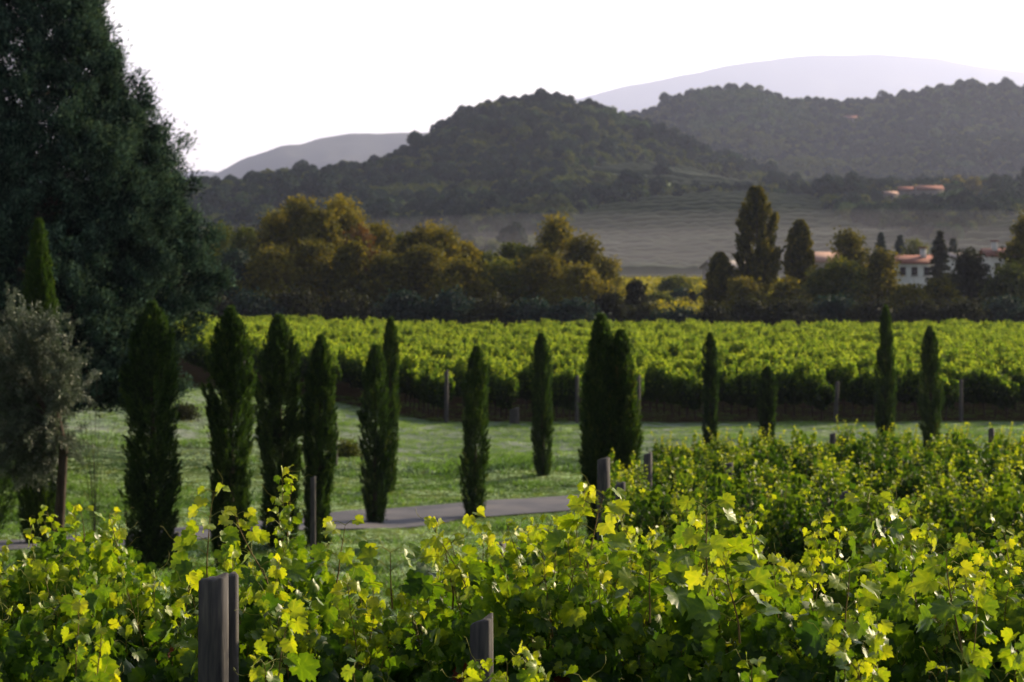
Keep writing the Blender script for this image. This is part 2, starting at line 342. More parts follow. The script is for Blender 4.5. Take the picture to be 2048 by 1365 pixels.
# ------------------------------------------------------------------ grapevines
def canopy_top(x, seed): return 1.80 + .30 * (vnoise(x + seed * 3.7, seed * 1.3 + x * 0, 2.3) - .5) * 2
def vine_meshes(seed, L, lod, nshoot, nfill, topf=None):
    canopy_top = (lambda x, s: topf(x)) if topf else lambda x, s: (1.80, 1.79, 1.76)[lod] + (.30, .50, .45)[lod] * (vnoise(x + s * 3.7, s * 1.3 + x * 0, 2.3) - .5) * 2 + (0, .0, .0)[lod]
    """canopy along local X, centre 0, ground z=0; returns meshes (foliage, canes, trunk)"""
    rng = np.random.RandomState(seed); leaf = MB(); cane = MB(); tr = MB()
    base = {0: LEAF0, 1: LEAF1, 2: LEAF2}[lod]
    P, N, T, S, A = [], [], [], [], []
    ncl = (7, 11, 9)[lod]; clx = (np.arange(ncl) + rng.uniform(.1, .9, ncl)) / ncl * L - L / 2; cly = rng.normal(0, .13, ncl); clt = rng.normal(0, (.07, .10, .09)[lod], ncl)
    for s in range(nshoot):
        ci_ = s % ncl; x0 = clx[ci_] + rng.normal(0, .035); top = canopy_top(x0, seed) + clt[ci_]
        p = np.array([x0, cly[ci_] + rng.normal(0, .035), rng.uniform(.95, 1.25)])
        side = rng.choice([-1, 1]); d = nrm(np.array([rng.normal(0, .12), side * abs(rng.normal(.06, .10)), 1.0]))
        ln = (top - p[2]) + (rng.uniform(-.22, .04) if rng.rand() < (.88, .95, .9)[lod] else rng.uniform(.04, .24))
        ln = max(ln, .2); nn = int(ln / (.05 if lod == 0 else .055)); pts = [p.copy()]
        sd = 1
        sa_ = rng.normal(0, (.05, .13, .13)[lod])
        for k in range(nn):
            d = nrm(d + rng.normal(0, .07, 3) + np.array([0, 0, .03]) + (np.array([0, side * .05, -.06]) if k > nn * .7 and rng.rand() < .5 else 0))
            p = p + d * (ln / nn); pts.append(p.copy())
            fr = k / nn; sz = ((.094 if lod == 0 else .078 if lod == 1 else .092) * (1 - .5 * max(0, fr - .3) / .7)) * rng.uniform(.75, 1.15)
            sd = -sd
            for rp_ in range((2 if fr > .4 else 1) if lod == 0 else 3 if lod == 1 else 2):
                out = nrm(np.array([rng.normal(0, .6), (1 - 2 * rp_) * sd * .9 + rng.normal(0, .5), .35]))
                q = p + out * sz * rng.uniform(.5, 1.0)
                nrml = nrm(np.array([rng.normal(0, .55), out[1] * .7 + rng.normal(0, .45), rng.uniform(.2, 1)]))
                tip = out * .7 + np.array([0, 0, -rng.uniform(.1, 1.1)]) + rng.normal(0, .25, 3)
                P.append(q); N.append(nrml); T.append(tip); S.append(sz)
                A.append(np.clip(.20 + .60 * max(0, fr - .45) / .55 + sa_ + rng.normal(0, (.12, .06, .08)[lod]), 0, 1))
                if lod == 0: cane.add(*tube([p, (p + q) / 2 + [0, 0, .012], q], [.0016, .0013, .001], 3), a=.6, mat=1)
                if lod == 0 and fr > .55 and rng.rand() < .38:      # tendril
                    tl = rng.uniform(.06, .16); c = np.linspace(0, 1, 9)[:, None]; td = nrm(np.array([rng.normal(), rng.normal(), rng.uniform(0, 1.3)]))
                    e = nrm(np.cross(td, [0.3, .2, 1])); cr = .02 * c ** 2 * np.cos(c * 9) * e + .02 * c ** 2 * np.sin(c * 9) * np.array([0, 0, 1])
                    cane.add(*tube(p + td * tl * c + cr, np.linspace(.0013, .0006, 9), 3), a=.8, mat=1)
        if lod < 2: cane.add(*tube([[pts[0][0], 0, .93], (pts[0] + [pts[0][0], 0, .93]) / 2 + [.01, 0, 0], pts[0]], [.008, .006, .0045], 5), a=.5, mat=0)
        if lod == 0: cane.add(*tube(pts, np.linspace(.0042, .0014, len(pts)), 5), a=.5, mat=0)
        elif lod == 1: cane.add(*tube(pts[::3] if len(pts) > 6 else pts, .003, 3), a=.5, mat=0)
    nf = nfill
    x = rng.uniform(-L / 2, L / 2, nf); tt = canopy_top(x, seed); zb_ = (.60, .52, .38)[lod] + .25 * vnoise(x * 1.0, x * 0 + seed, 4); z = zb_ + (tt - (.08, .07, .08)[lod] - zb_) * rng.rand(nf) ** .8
    hw = (.30, .27, .23)[lod] * np.sqrt(np.clip(1 - ((z - .72) / (tt - .72 + .05) * 2 - 1) ** 4, 0.05, 1)) * (.8 + .5 * vnoise(x * 1.0 + seed, z + seed, 5))
    sgn = rng.choice([-1, 1], nf); yy = sgn * hw * np.sqrt(rng.rand(nf)) ** .6
    P2 = np.stack([x, yy, z], 1); N2 = nrm(np.stack([rng.normal(0, .5, nf), sgn * .8 + rng.normal(0, .5, nf), .35 + rng.normal(0, .4, nf)], 1))
    T2 = np.stack([rng.normal(0, .5, nf), sgn * .3, -1 + rng.normal(0, .5, nf)], 1)
    sz2 = (.090 if lod == 0 else .084 if lod == 1 else .088) * rng.uniform(.6, 1.25, nf)
    A2 = np.clip((.02 if lod == 0 else .12) + (.42 if lod == 0 else .36) * (z - .9) + rng.normal(0, (.12, .06, .1)[lod], nf) + (rng.rand(nf) < .04) * .3, 0, 1)  # lower leaves darker: mature leaf tone plus canopy shade put into the colour
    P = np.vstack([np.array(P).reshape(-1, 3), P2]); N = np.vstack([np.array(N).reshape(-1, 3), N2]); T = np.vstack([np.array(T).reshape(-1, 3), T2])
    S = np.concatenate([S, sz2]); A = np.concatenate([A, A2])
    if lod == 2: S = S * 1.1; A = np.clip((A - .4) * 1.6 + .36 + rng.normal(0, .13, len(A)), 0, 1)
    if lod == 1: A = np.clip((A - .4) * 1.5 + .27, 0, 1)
    red = rng.rand(len(P)) < (.004 if lod == 0 else 0); red &= P[:, 2] < 1.7
    for msk, mt in ((~red, 0), (red, 1)):
        if msk.sum():
            ii = np.flatnonzero(msk)
            for q_ in range(3 if lod == 0 else 1):
                jj = ii[q_::3] if lod == 0 else ii
                if len(jj) == 0: continue
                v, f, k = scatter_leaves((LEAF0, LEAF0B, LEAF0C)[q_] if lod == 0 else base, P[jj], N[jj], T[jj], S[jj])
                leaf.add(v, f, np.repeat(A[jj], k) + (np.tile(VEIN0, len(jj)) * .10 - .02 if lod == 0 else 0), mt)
    zt = np.linspace(0, 1, 7)
    tr.add(*tube(np.stack([rng.normal(0, .015, 7) + .05 * zt, rng.normal(0, .012, 7), zt * .95 - .05], 1), np.linspace(.035, .022, 7), 6), a=.5)
    cx = np.linspace(-L / 2, L / 2, 9)
    (cane if lod < 2 else tr).add(*tube(np.stack([cx, rng.normal(0, .006, 9), .93 + rng.normal(0, .008, 9)], 1), .014, 5), a=.5)
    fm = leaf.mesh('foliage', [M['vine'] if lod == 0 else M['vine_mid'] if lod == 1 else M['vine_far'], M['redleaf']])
    cm = cane.mesh('cane', [M['cane'], M['tendril']]) if cane.n else None
    return fm, cm, tr.mesh('trunk', M['bark'])

def vine_proto(meshes):
    t = empty('grapevine', (0, 0, 0)); 
    for nm, me in zip(('foliage', 'cane', 'trunk'), meshes):
        if me is None: continue
        o = bpy.data.objects.new(nm, me); C.objects.link(o); o.parent = t
    return t
def place_vines(protos, spots, label, group):
    for k, (x, y, rz, s) in enumerate(spots):
        pr = protos[(k * 7 + int(abs(x * 13))) % len(protos)]
        if pr.get('used'): o = link_copy(pr, (0, 0, 0), 0)
        else: o = pr; pr['used'] = 1
        o.location = (x, y, float(Zg(x, y))); o.rotation_euler = (0, 0, rz + (PI if (k * 5 + int(y)) % 3 == 0 else 0)); o.scale = s if not np.isscalar(s) else (s, s, s)
        tag(o, label(x, y) if callable(label) else label, 'grapevine', group(x, y) if callable(group) else group)
def drop_unused(protos):
    for p in protos:
        if not p.get('used'):
            for c in list(p.children): bpy.data.objects.remove(c)
            bpy.data.objects.remove(p)
        else: pass

# near rows -----------------------------------------------------
rng = np.random.RandomState(5)
EX = [-500, -200, 0, 60, 110, 160, 220, 270, 310, 370, 410, 440, 480, 530, 600, 660, 700, 780, 850, 890, 980, 1060, 1150, 1210, 1250, 1320, 1420, 1470, 1560, 1620, 1740, 1850, 1950, 2048, 2600]
EY = [1110, 1110, 1150, 1085, 1060, 1050, 1070, 1120, 1165, 1165, 1110, 1130, 1180, 1090, 1075, 1110, 1190, 1205, 1190, 1100, 1100, 1060, 1075, 1068, 1120, 1080, 1055, 1100, 1110, 1090, 1085, 1080, 1090, 1070, 1070]
def near_row(name, d0, sl, pa, pb, offy, label, n_sh=31, n_fill=720):
    x = at(pa, d0); q = 0
    while x < at(pb, d0):
        d = d0 + sl * x; g = float(Zg(x, d))
        def topf(xl, x=x, d=d, g=g):
            xw = x + np.asarray(xl); px = 1024 + F * xw / d
            zt = -(np.interp(px, EX, EY) + offy - 24 - HY) / F * d - g
            return np.clip(zt - .05 + .10 * (vnoise(xw * 3.1 + d0, d0 + 0 * xw, 1.6) - .5) * 2, 1.0, 2.3)
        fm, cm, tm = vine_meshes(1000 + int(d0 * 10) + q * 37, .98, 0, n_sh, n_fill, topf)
        t = vine_proto((fm, cm, tm)); t.location = (x, d, g); t.rotation_euler = (0, 0, math.atan(sl))
        tag(t, label, 'grapevine', 'foreground grapevines, %s row' % name); x += .92; q += 1
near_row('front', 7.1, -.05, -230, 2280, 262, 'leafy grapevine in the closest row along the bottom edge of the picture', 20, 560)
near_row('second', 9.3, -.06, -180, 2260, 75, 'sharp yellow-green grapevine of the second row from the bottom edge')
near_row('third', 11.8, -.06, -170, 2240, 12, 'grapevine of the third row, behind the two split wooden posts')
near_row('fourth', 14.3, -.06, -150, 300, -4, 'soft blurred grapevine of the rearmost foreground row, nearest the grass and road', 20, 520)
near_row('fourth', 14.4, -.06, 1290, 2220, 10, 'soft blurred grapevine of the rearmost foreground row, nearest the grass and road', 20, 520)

# single tall shoots standing above the near canopy
def tall_shoot(px, ytop, d, h, label, seed):
    rng = np.random.RandomState(seed); x = at(px, d); ztop = -(ytop - HY) / F * d; z0 = ztop - h
    root = empty('vine_shoot', (x, d, z0)); leaf = MB(); cane = MB(); P, N, T, S, A = [], [], [], [], []
    p = np.zeros(3); dr = np.array([rng.normal(0, .1), rng.normal(0, .1), 1.0]); nn = int(h / .062); pts = [p]; sd = 1
    for k in range(nn):
        dr = nrm(dr + rng.normal(0, .09, 3) + np.array([0, 0, .06])); p = p + dr * h / nn; pts.append(p.copy()); fr = k / nn
        for rep in range(3 if fr < .6 else 2):
            sd = -sd; sz = (.122 - .075 * fr) * rng.uniform(.8, 1.2)
            out = nrm(np.array([sd * .9 + rng.normal(0, .4), rng.normal(0, .6), .3])); q = p + out * (sz * .9 + .01)
            P.append(q); N.append(nrm(np.array([rng.normal(0, .5), -.6 + rng.normal(0, .4), .6]))); T.append(out + np.array([0, 0, -.7]) + rng.normal(0, .25, 3)); S.append(sz)
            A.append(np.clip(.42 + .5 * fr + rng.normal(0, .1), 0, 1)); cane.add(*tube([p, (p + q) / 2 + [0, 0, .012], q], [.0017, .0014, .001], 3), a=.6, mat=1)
        if fr > .5 and rng.rand() < .7:
            tl = rng.uniform(.07, .17); c = np.linspace(0, 1, 10)[:, None]; td = nrm(np.array([rng.normal(), rng.normal() * .5, rng.uniform(.1, 1.2)])); e = nrm(np.cross(td, [0, 1, .1]))
            cane.add(*tube(p + td * tl * c + .035 * c ** 2 * np.sin(c * rng.uniform(4, 8)) * e, np.linspace(.0015, .0007, 10), 3), a=.9, mat=1)
    v, f, k = scatter_leaves(LEAF0, np.array(P), np.array(N), np.array(T), np.array(S)); leaf.add(v, f, np.repeat(A, k) + np.tile(VEIN0, len(P)) * .10 - .02)
    cane.add(*tube(pts, np.linspace(.0045, .0013, len(pts)), 5), a=.5)
    leaf.build('foliage', M['vine'], root); cane.build('stem', [M['cane'], M['tendril']], root)
    tag(root, label, 'vine shoot', 'tall shoots above the foreground vines')
for a in [(412, 978, 11.6, .50, 'tallest curling vine shoot rising above the left split post', 1),
          (540, 1010, 11.4, .42, 'broad-leaved vine shoot right of the tallest curling shoot', 2),
          (672, 1045, 11.3, .30, 'short vine shoot at the left side of the gap over the grass', 3),
          (785, 1105, 9.4, .22, 'small low vine shoot in the gap over the grass', 4),
          (1165, 985, 9.2, .36, 'thin leaning vine shoot with long tendrils in front of the grey row-end post', 5),
          (1415, 1010, 9.0, .34, 'bright jagged-leaved vine shoot near the middle right of the front vines', 6),
          (1738, 1005, 10.6, .30, 'upright vine shoot with dark tip against the blurred vineyard', 7),
          (1925, 1095, 8.2, .36, 'sharp vine shoot with long curling tendrils at the right edge', 8),
          (1700, 1140, 8.4, .34, 'vine shoot with a large hanging leaf, left of the rightmost sharp shoot', 9),
          (1300, 1125, 8.8, .22, 'short vine shoot with a pair of bright backlit leaves in the middle', 10),
          (165, 1015, 13.9, .30, 'broad pale vine shoot at the left in front of the far left cypress', 11),
          (905, 1085, 9.4, .26, 'vine shoot at the left end of the bright central vine clump', 12),
          (1480, 1130, 8.0, .26, 'dusty green vine shoot under the bright jagged one', 13)]: tall_shoot(*a)

# mid block right of the road ------------------------------------------------
mid = [vine_proto(vine_meshes(200 + i, 1.1, 1, 38, 1000)) for i in range(8)]
spots = []; row_ends = []
for d0 in np.arange(21.6, 53, 2.35):
    left = np.interp(d0, [16, 21, 26, 40, 52], [1275, 1232, 1215, 1225, 1330]); x = at(left, d0) + .5; row_ends.append((x - .62, d0))
    while x < at(2048, d0) + 1.2:
        spots.append((x, d0 - .05 * x, -.05, (1, 1.1, rng.uniform(.92, 1.06)))); x += 1.0
def mlab(x, y):
    return ('grapevine in the %s rows of the vineyard block at right' % ('nearest' if y < 26 else 'middle' if y < 38 else 'farthest'))
place_vines(mid, spots, mlab, lambda x, y: 'vineyard block right of the road, ' + ('near rows' if y < 26 else 'middle rows' if y < 38 else 'far rows'))

# big field: rows recede to the left at 30 degrees ----------------------------
RD = np.array([-.212, .977])
far_pts = []
def field_front(x): return 92.5 + 8.5 * sst(-2.5, -8.5, x)
for i in range(-9, 33):
    xs0 = at(893, 92.5) + i * 2.42; y0 = float(field_front(xs0)) + [.0, .5, -.3, .3][i % 4]
    for s in np.arange(.6, 125, 1.08):
        px_, py_ = xs0 + RD[0] * s, y0 + RD[1] * s
        if py_ > 203: break
        if abs(px_) > py_ * .2118 + 6: continue
        far_pts.append((px_, py_, s, i))
far_pts = np.array(far_pts)
order = np.argsort(far_pts[:, 1])
vis = [k for k in order if abs(far_pts[k, 0]) < far_pts[k, 1] * .2118 + 1][:110]
rest = np.setdiff1d(np.arange(len(far_pts)), vis)
fieldp = [vine_proto(vine_meshes(300 + i, 1.2, 2, 30, 1900)) for i in range(6)]
ang = math.atan2(RD[1], RD[0])
place_vines(fieldp, [(far_pts[k, 0], far_pts[k, 1], ang, (1, 1.1, 1.0 + .06 * math.sin(k))) for k in vis],
            'grapevine in the front rows of the far field beside the pale grass strip', 'front grapevines of the far field')

# geometry-nodes scatter -----------------------------------------------------
def scatter(name, pts, s, rz, pi, protos):
    me = bpy.data.meshes.new(name); me.vertices.add(len(pts)); me.vertices.foreach_set('co', np.asarray(pts, np.float32).ravel())
    for nm, ty, dat in (('sc', 'FLOAT', s), ('rz', 'FLOAT', rz), ('pi', 'INT', pi)):
        a = me.attributes.new(nm, ty, 'POINT'); a.data.foreach_set('value', np.asarray(dat, np.int32 if ty == 'INT' else np.float32))
    o = bpy.data.objects.new(name, me); C.objects.link(o)
    g = bpy.data.node_groups.new(name, 'GeometryNodeTree')
    g.interface.new_socket('Geometry', in_out='INPUT', socket_type='NodeSocketGeometry'); g.interface.new_socket('Geometry', in_out='OUTPUT', socket_type='NodeSocketGeometry')
    gi = g.nodes.new('NodeGroupInput'); go = g.nodes.new('NodeGroupOutput'); ip = g.nodes.new('GeometryNodeInstanceOnPoints'); jn = g.nodes.new('GeometryNodeJoinGeometry')
    for p in protos:
        oi = g.nodes.new('GeometryNodeObjectInfo'); oi.inputs['Object'].default_value = p; oi.inputs['As Instance'].default_value = True
        g.links.new(oi.outputs['Geometry'], jn.inputs[0])
    def na(nm, ty):
        q = g.nodes.new('GeometryNodeInputNamedAttribute'); q.data_type = ty; q.inputs['Name'].default_value = nm; return q.outputs[0]
    cx = g.nodes.new('ShaderNodeCombineXYZ'); g.links.new(na('rz', 'FLOAT'), cx.inputs[2])
    g.links.new(gi.outputs[0], ip.inputs['Points']); g.links.new(jn.outputs[0], ip.inputs['Instance']); ip.inputs['Pick Instance'].default_value = True
    g.links.new(na('pi', 'INT'), ip.inputs['Instance Index']); g.links.new(cx.outputs[0], ip.inputs['Rotation']); g.links.new(na('sc', 'FLOAT'), ip.inputs['Scale'])
    g.links.new(ip.outputs[0], go.inputs[0])
    md = o.modifiers.new('scatter', 'NODES'); md.node_group = g
    return o
def bare(name, me): return bpy.data.objects.new(name, me)
fp = []
for p in fieldp[:6]:
    fm = [c.data for c in p.children if c.name.startswith('foliage')][0]; fp.append(bare('vine_source', fm))
R = far_pts[rest]; nR = len(R)
o = scatter('vineyard_vines', np.column_stack([R[:, 0], R[:, 1], Zg(R[:, 0], R[:, 1])]), rng.uniform(.92, 1.08, nR), ang + PI * rng.randint(0, 2, nR), rng.randint(0, 6, nR), fp)
tag(o, 'mass of yellow-green vine rows covering the far field', 'vineyard', kind='stuff')

# soil strip under the field rows
xs = np.arange(-40, 44, 1.0); ysn = np.arange(91.2, 206, 1.2)
X = xs[None] * np.ones((len(ysn), 1)) * (1 + (ysn[:, None] - 91) / 150); Y = ysn[:, None] * np.ones(len(xs)); 
Y[0] = field_front(xs) - .2 + (vnoise(xs, xs * 0 + 3, .8) - .5) * 1.2; Y = np.maximum(Y, Y[0:1] + .02 * np.arange(len(Y))[:, None])
M['soil'].node_tree.nodes['Principled BSDF'].inputs['Specular IOR Level'].default_value = 0
for k_ in ('ground', 'hillfloor', 'asphalt'): M[k_].node_tree.nodes['Principled BSDF'].inputs['Specular IOR Level'].default_value = .03
tag(grid_mesh('soil', X, Y, Zg(X, Y) + .03, M['soil']), kind='structure')

# ------------------------------------------------------------------ posts
def post(px, ytop, d, dia, H, label, lean=0, group=None, name='vineyard_post', square=False, seed=0):
    x = at(px, d); zt = -(ytop - HY) / F * d; g = float(Zg(x, d)); H = zt - g if H is None else H
    rngp = np.random.RandomState(seed + int(px)); n_ = 14; zz = np.linspace(-.25, H, n_)
    P = np.stack([lean * zz, 0 * zz + rngp.normal(0, .002, n_), zz], 1)
    sd = 12; V, fs = tube(P, dia / 2 * (1.05 - .08 * (zz / max(H, .1))), sd, False)
    V = V.reshape(n_, sd, 3); prof = 1 + rngp.normal(0, .06, sd)
    if square: prof *= np.where(np.arange(sd) % 3 == 0, 1.12, .95)
    V[:, :, :2] = P[:, None, :2] + (V[:, :, :2] - P[:, None, :2]) * prof[None, :, None]
    V[-1, :, 2] += rngp.normal(0, .008, sd) + (V[-1, :, 0] - P[-1, 0]) * .25
    capc = V[-1].mean(0) + [0, 0, .004]; V2 = V[-1] * .0 + capc + (V[-1] - capc) * .8 + [0, 0, .006]
    VV = np.vstack([V.reshape(-1, 3), V2, [capc + [0, 0, .004]]]); b = n_ * sd
    i = np.arange(sd); j = (i + 1) % sd
    q2 = np.stack([b - sd + i, b - sd + j, b + j, b + i], 1); t3 = np.stack([b + i, b + j, np.full(sd, b + sd)], 1)
    root = empty(name, (x, d, g)); MB().add(VV, [fs[0], q2, t3]).build('shaft', M['post'], root)
    tag(root, label, 'post', group); return root
post(428, 1158, 8.65, .108, None, 'thick grey split wooden post with a slanting top at the lower left', seed=1, square=True)
post(462, 1152, 8.85, .05, None, 'slim dark stake tied right behind the thick split post', name='vineyard_stake')
post(963, 1245, 8.6, .082, None, 'shorter reddish-grey wooden post low in the middle of the front vines', seed=2, square=True)
post(992, 1092, 12.6, .10, None, 'dark blue-grey post top peeping over the vines left of the bright clump', seed=3)
post(1229, 968, 25.5, .125, None, 'grey round post at the near left corner of the right-hand vineyard block', lean=.03)
post(1207, 918, 29, .15, None, 'weathered post just behind the corner post of the right-hand block')
post(1296, 908, 35, .12, None, 'small dark row-end post above the left corner of the right-hand block')
for px, y, d, l in [(1400, 897, 48, 'leftmost of the posts along the far edge of the right-hand block'), (1665, 868, 47, 'post beside a tall vine clump on the far edge of the right-hand block'),
                    (1983, 858, 49, 'bluish post on the far edge of the right-hand block near the right border'), (1908, 886, 43, 'low post left of the bluish one, far edge of the right-hand block'),
                    (1458, 928, 36, 'dark post standing among the middle rows, left of the block'), (1810, 905, 40, 'dark post among the rows under the tall thin cypress'), (1690, 985, 28, 'dark post in the near rows of the right-hand block')]:
    post(px, y, d, .12, None, l)
for i, (px, yt) in enumerate([(487, 722), (893, 742), (1154, 752), (1277, 752), (1671, 764), (1922, 760), (1410, 760)]):
    post(px, yt, 92 if px > 600 else 98.5, .15, None, 'grey row-end post of the far field, ' + ['half hidden beside the left cypresses', 'bare between the thin and the middle cypress pairs', 'left of the wide double cypress', 'right of the wide double cypress', 'slightly leaning, right of the smallest cypress', 'with a wire, right of the rightmost cypress', 'hidden behind a slender cypress'][i],
         lean=[0, 0, 0, 0, .05, 0, 0][i], group='row-end posts of the far field')
post(1030, 818, 91.5, .35, None, 'short pale stump at the foot of a reddish vine in the far field', name='vine_stump')
post(672, 845, 77, .10, None, 'lone thin grey stake standing in the meadow between cypresses', name='meadow_stake')
post(626, 955, 46.5, .11, None, 'grey support stake tied in front of a cypress beside the road', name='support_stake')

# ------------------------------------------------------------------ cypresses
def column(rng, H, R, prof, nplume, nper, leaf, lsize, thick=.35, spread=.35, pl=(.10, .24), tw=0.0, mb=None, off=(0, 0, 0), z0=0.0):
    mb = mb or MB(); P, T, S, A = [], [], [], []
    h0 = z0 + (H - z0) * rng.uniform(-.07, .96, nplume); an = rng.rand(nplume) * 2 * PI; ln = rng.uniform(*pl, nplume) * H
    lob = 1 + .16 * np.sin(an * 2 + h0 * 1.7 + tw) + .12 * np.sin(an * 3 - h0 * 2.9)
    rr0 = prof(np.clip(h0 / H, 0, 1)) * R * rng.uniform(.1, .75, nplume) * lob
    h1 = np.minimum(h0 + ln, H * 1.01); rr1 = prof(np.clip(h1 / H, 0, 1)) * R * rng.uniform(.80, 1.04, nplume) * lob + .01
    an1 = an + rng.normal(0, .2, nplume); pa = rng.normal(0, .12, nplume)
    a = np.stack([rr0 * np.cos(an), rr0 * np.sin(an), h0], 1); b = np.stack([rr1 * np.cos(an1), rr1 * np.sin(an1), h1], 1)
    t = rng.rand(nplume, nper) ** .8; th = thick * R * (1.05 - t)[..., None]
    c = a[:, None] + (b - a)[:, None] * t[..., None] + rng.normal(size=(nplume, nper, 3)) * th * [1, 1, .6]
    ax = nrm(b - a)[:, None]; radial = np.concatenate([c[..., :2], 0 * c[..., :1]], -1); radial = nrm(radial + 1e-6)
    d = nrm(ax + radial * spread + rng.normal(size=c.shape) * spread)
    n_ = nplume * nper; P = c.reshape(-1, 3) + np.array(off); T = d.reshape(-1, 3); N = nrm(rng.normal(size=(n_, 3)) + radial.reshape(-1, 3))
    A = np.clip(.32 + np.repeat(pa, nper) + rng.normal(0, .12, n_) + .14 * (t.ravel() - .5), 0, .78) + np.repeat(.25 * (rng.rand(nplume) < .02), nper)
    v, f, k = scatter_leaves(leaf, P, N, T, lsize * rng.uniform(.6, 1.3, n_)); mb.add(v, f, np.repeat(A, k)); return mb
def prof_cyp(base=.55, wid=.45, tip=1.0):
    X_ = np.array([0, .03, .12, .3, wid, .75, .88, .96, 1.0]); Y_ = np.array([base * .8, base, .4 + base * .6, .92, 1, .95, .78 * tip, .48 * tip, .08])
    return lambda t: np.interp(t, X_, Y_)
CYP = [  # px, top, base, width, base, widest, label
    (78, 450, 1062, 98, .55, .40, 'pale-tipped cypress rising behind the grey olive tree', 1.0),
    (303, 615, 1142, 118, .75, .45, 'broad dark cypress, first right of the olive tree'),
    (462, 625, 1138, 92, .70, .50, 'tall dense cypress between the big conifer and the pair with the stray branch'),
    (563, 640, 1092, 92, .65, .45, 'cypress with one branch sticking out to the right'),
    (634, 680, 1096, 64, .75, .45, 'cypress tied to a stake, right of the one with the stray branch'),
    (750, 698, 1048, 64, .62, .50, 'blunt-topped cypress at the near edge of the road'),
    (776, 642, 985, 38, .7, .5, 'thin spindly cypress directly behind the blunt-topped one'),
    (947, 700, 1036, 56, .62, .40, 'wavy cypress standing alone at the road edge in the middle'),
    (1086, 673, 952, 46, .55, .55, 'slim cypress on the bank beyond the road, left of the wide double one'),
    (1422, 672, 900, 33, .7, .5, 'slender cypress on the pale strip, right of the wide double one'),
    (1535, 738, 893, 37, .7, .4, 'smallest cypress, shorter than all its neighbours'),
    (1771, 618, 905, 42, .75, .25, 'tallest and thinnest cypress on the right'),
    (1863, 658, 905, 46, .8, .4, 'stout cypress nearest the right border')]
for i, c in enumerate(CYP):
    px, yt, yb, wpx, bs, wd, lab = c[:7]; d = solve(px, yb); x = at(px, d); g = float(Zg(x, d))
    if i == 0: d = 54; x = at(px, d); g = float(Zg(x, d))
    H = -(yt - HY) / F * d - g; Rr = wpx / 2 / F * d * .93; rng2 = np.random.RandomState(40 + i)
    root = empty('cypress', (x, d, g)); q = max(1.0, H / 4.5); root.rotation_euler = (rng2.normal(0, .012), rng2.normal(0, .014), 0)
    k = 1.0 if d < 60 else .8
    if i == 0: pf = lambda t: np.interp(t, [0, .15, .45, .6, .75, .9, 1], [.6, .9, 1.0, .95, .7, .4, .05])
    elif wd < .3: pf = lambda t: np.interp(t, [0, .1, .3, .55, .8, .93, 1], [.6, .95, 1.0, .85, .72, .45, .05])
    else: pf = prof_cyp(bs, wd)
    mb = column(rng2, H, Rr, pf, int(430 * k * q), int(105 * k), SPRAY3, .085, thick=.15, spread=.30, pl=(.07, .16), tw=i)
    if i == 3:   # stray branch
        t = rng2.rand(900); bx = np.stack([.25 + .62 * t, 0 * t, H * .50 + .62 * t ** 1.6], 1) + rng2.normal(size=(900, 3)) * (.09 * (1.1 - t))[:, None]
        v, f, kk = scatter_leaves(SPRAY3, bx, rndir(rng2, 900), nrm(np.array([.7, 0, .8]) + rng2.normal(0, .35, (900, 3))), .13); mb.add(v, f, np.clip(np.repeat(.5 + rng2.normal(0, .1, 900), kk), 0, 1))
    mb.build('crown', M['cypress_light'] if i == 0 else M['cypress'], root)
    MB().add(*tube([[0, 0, -.1], [.01, 0, H * .4], [0, .01, H * .8]], [.07, .05, .015], 7)).build('trunk', M['bark'], root)
    tag(root, lab, 'cypress', 'cypresses along the road')
# wide double cypress
d = solve(1222, 1098); x = at(1222, d); g = float(Zg(x, d)); H = -(640 - HY) / F * d - g; k = d / F
root = empty('cypress', (x, d, g)); rng2 = np.random.RandomState(77)
pf = lambda t: np.interp(t, [0, .12, .3, .5, .7, .85, .95, 1], [.5, .62, .8, 1, .95, .7, .35, .05])
mb = column(rng2, H, 37 * k, pf, 440, 95, SPRAY3, .095, thick=.2, spread=.35, off=(-20 * k, 0, 0))
column(rng2, H * .93, 36 * k, pf, 420, 95, SPRAY3, .095, thick=.2, spread=.35, off=(20 * k, .05, 0), mb=mb)
mb.build('crown', M['cypress'], root)
for s_ in (-1, 1):
    MB().add(*tube([[s_ * .03, 0, -.1], [s_ * 12 * k, 0, H * .4], [s_ * 19 * k, .01, H * .75]], [.08, .05, .015], 7)).build('trunk', M['bark'], root)
tag(root, 'widest cypress with two pointed tops, just left of the right-hand vineyard block', 'cypress', 'cypresses along the road')
# dark crown at the far left edge behind the olive
d = 52; x = at(-12, d); g = float(Zg(x, d)); root = empty('cypress', (x, d, g)); H = -(800 - HY) / F * d - g
column(np.random.RandomState(79), H, .45, prof_cyp(.6, .5), 150, 50, SPRAY3, .13, thick=.2, off=(0, 0, .6)).build('crown', M['cypress'], root)
MB().add(*tube([[0, 0, -.1], [0, 0, H * .8]], [.08, .03], 7)).build('trunk', M['bark'], root)
tag(root, 'dark round-bottomed cypress cut off by the left border under the olive', 'cypress', 'cypresses along the road')

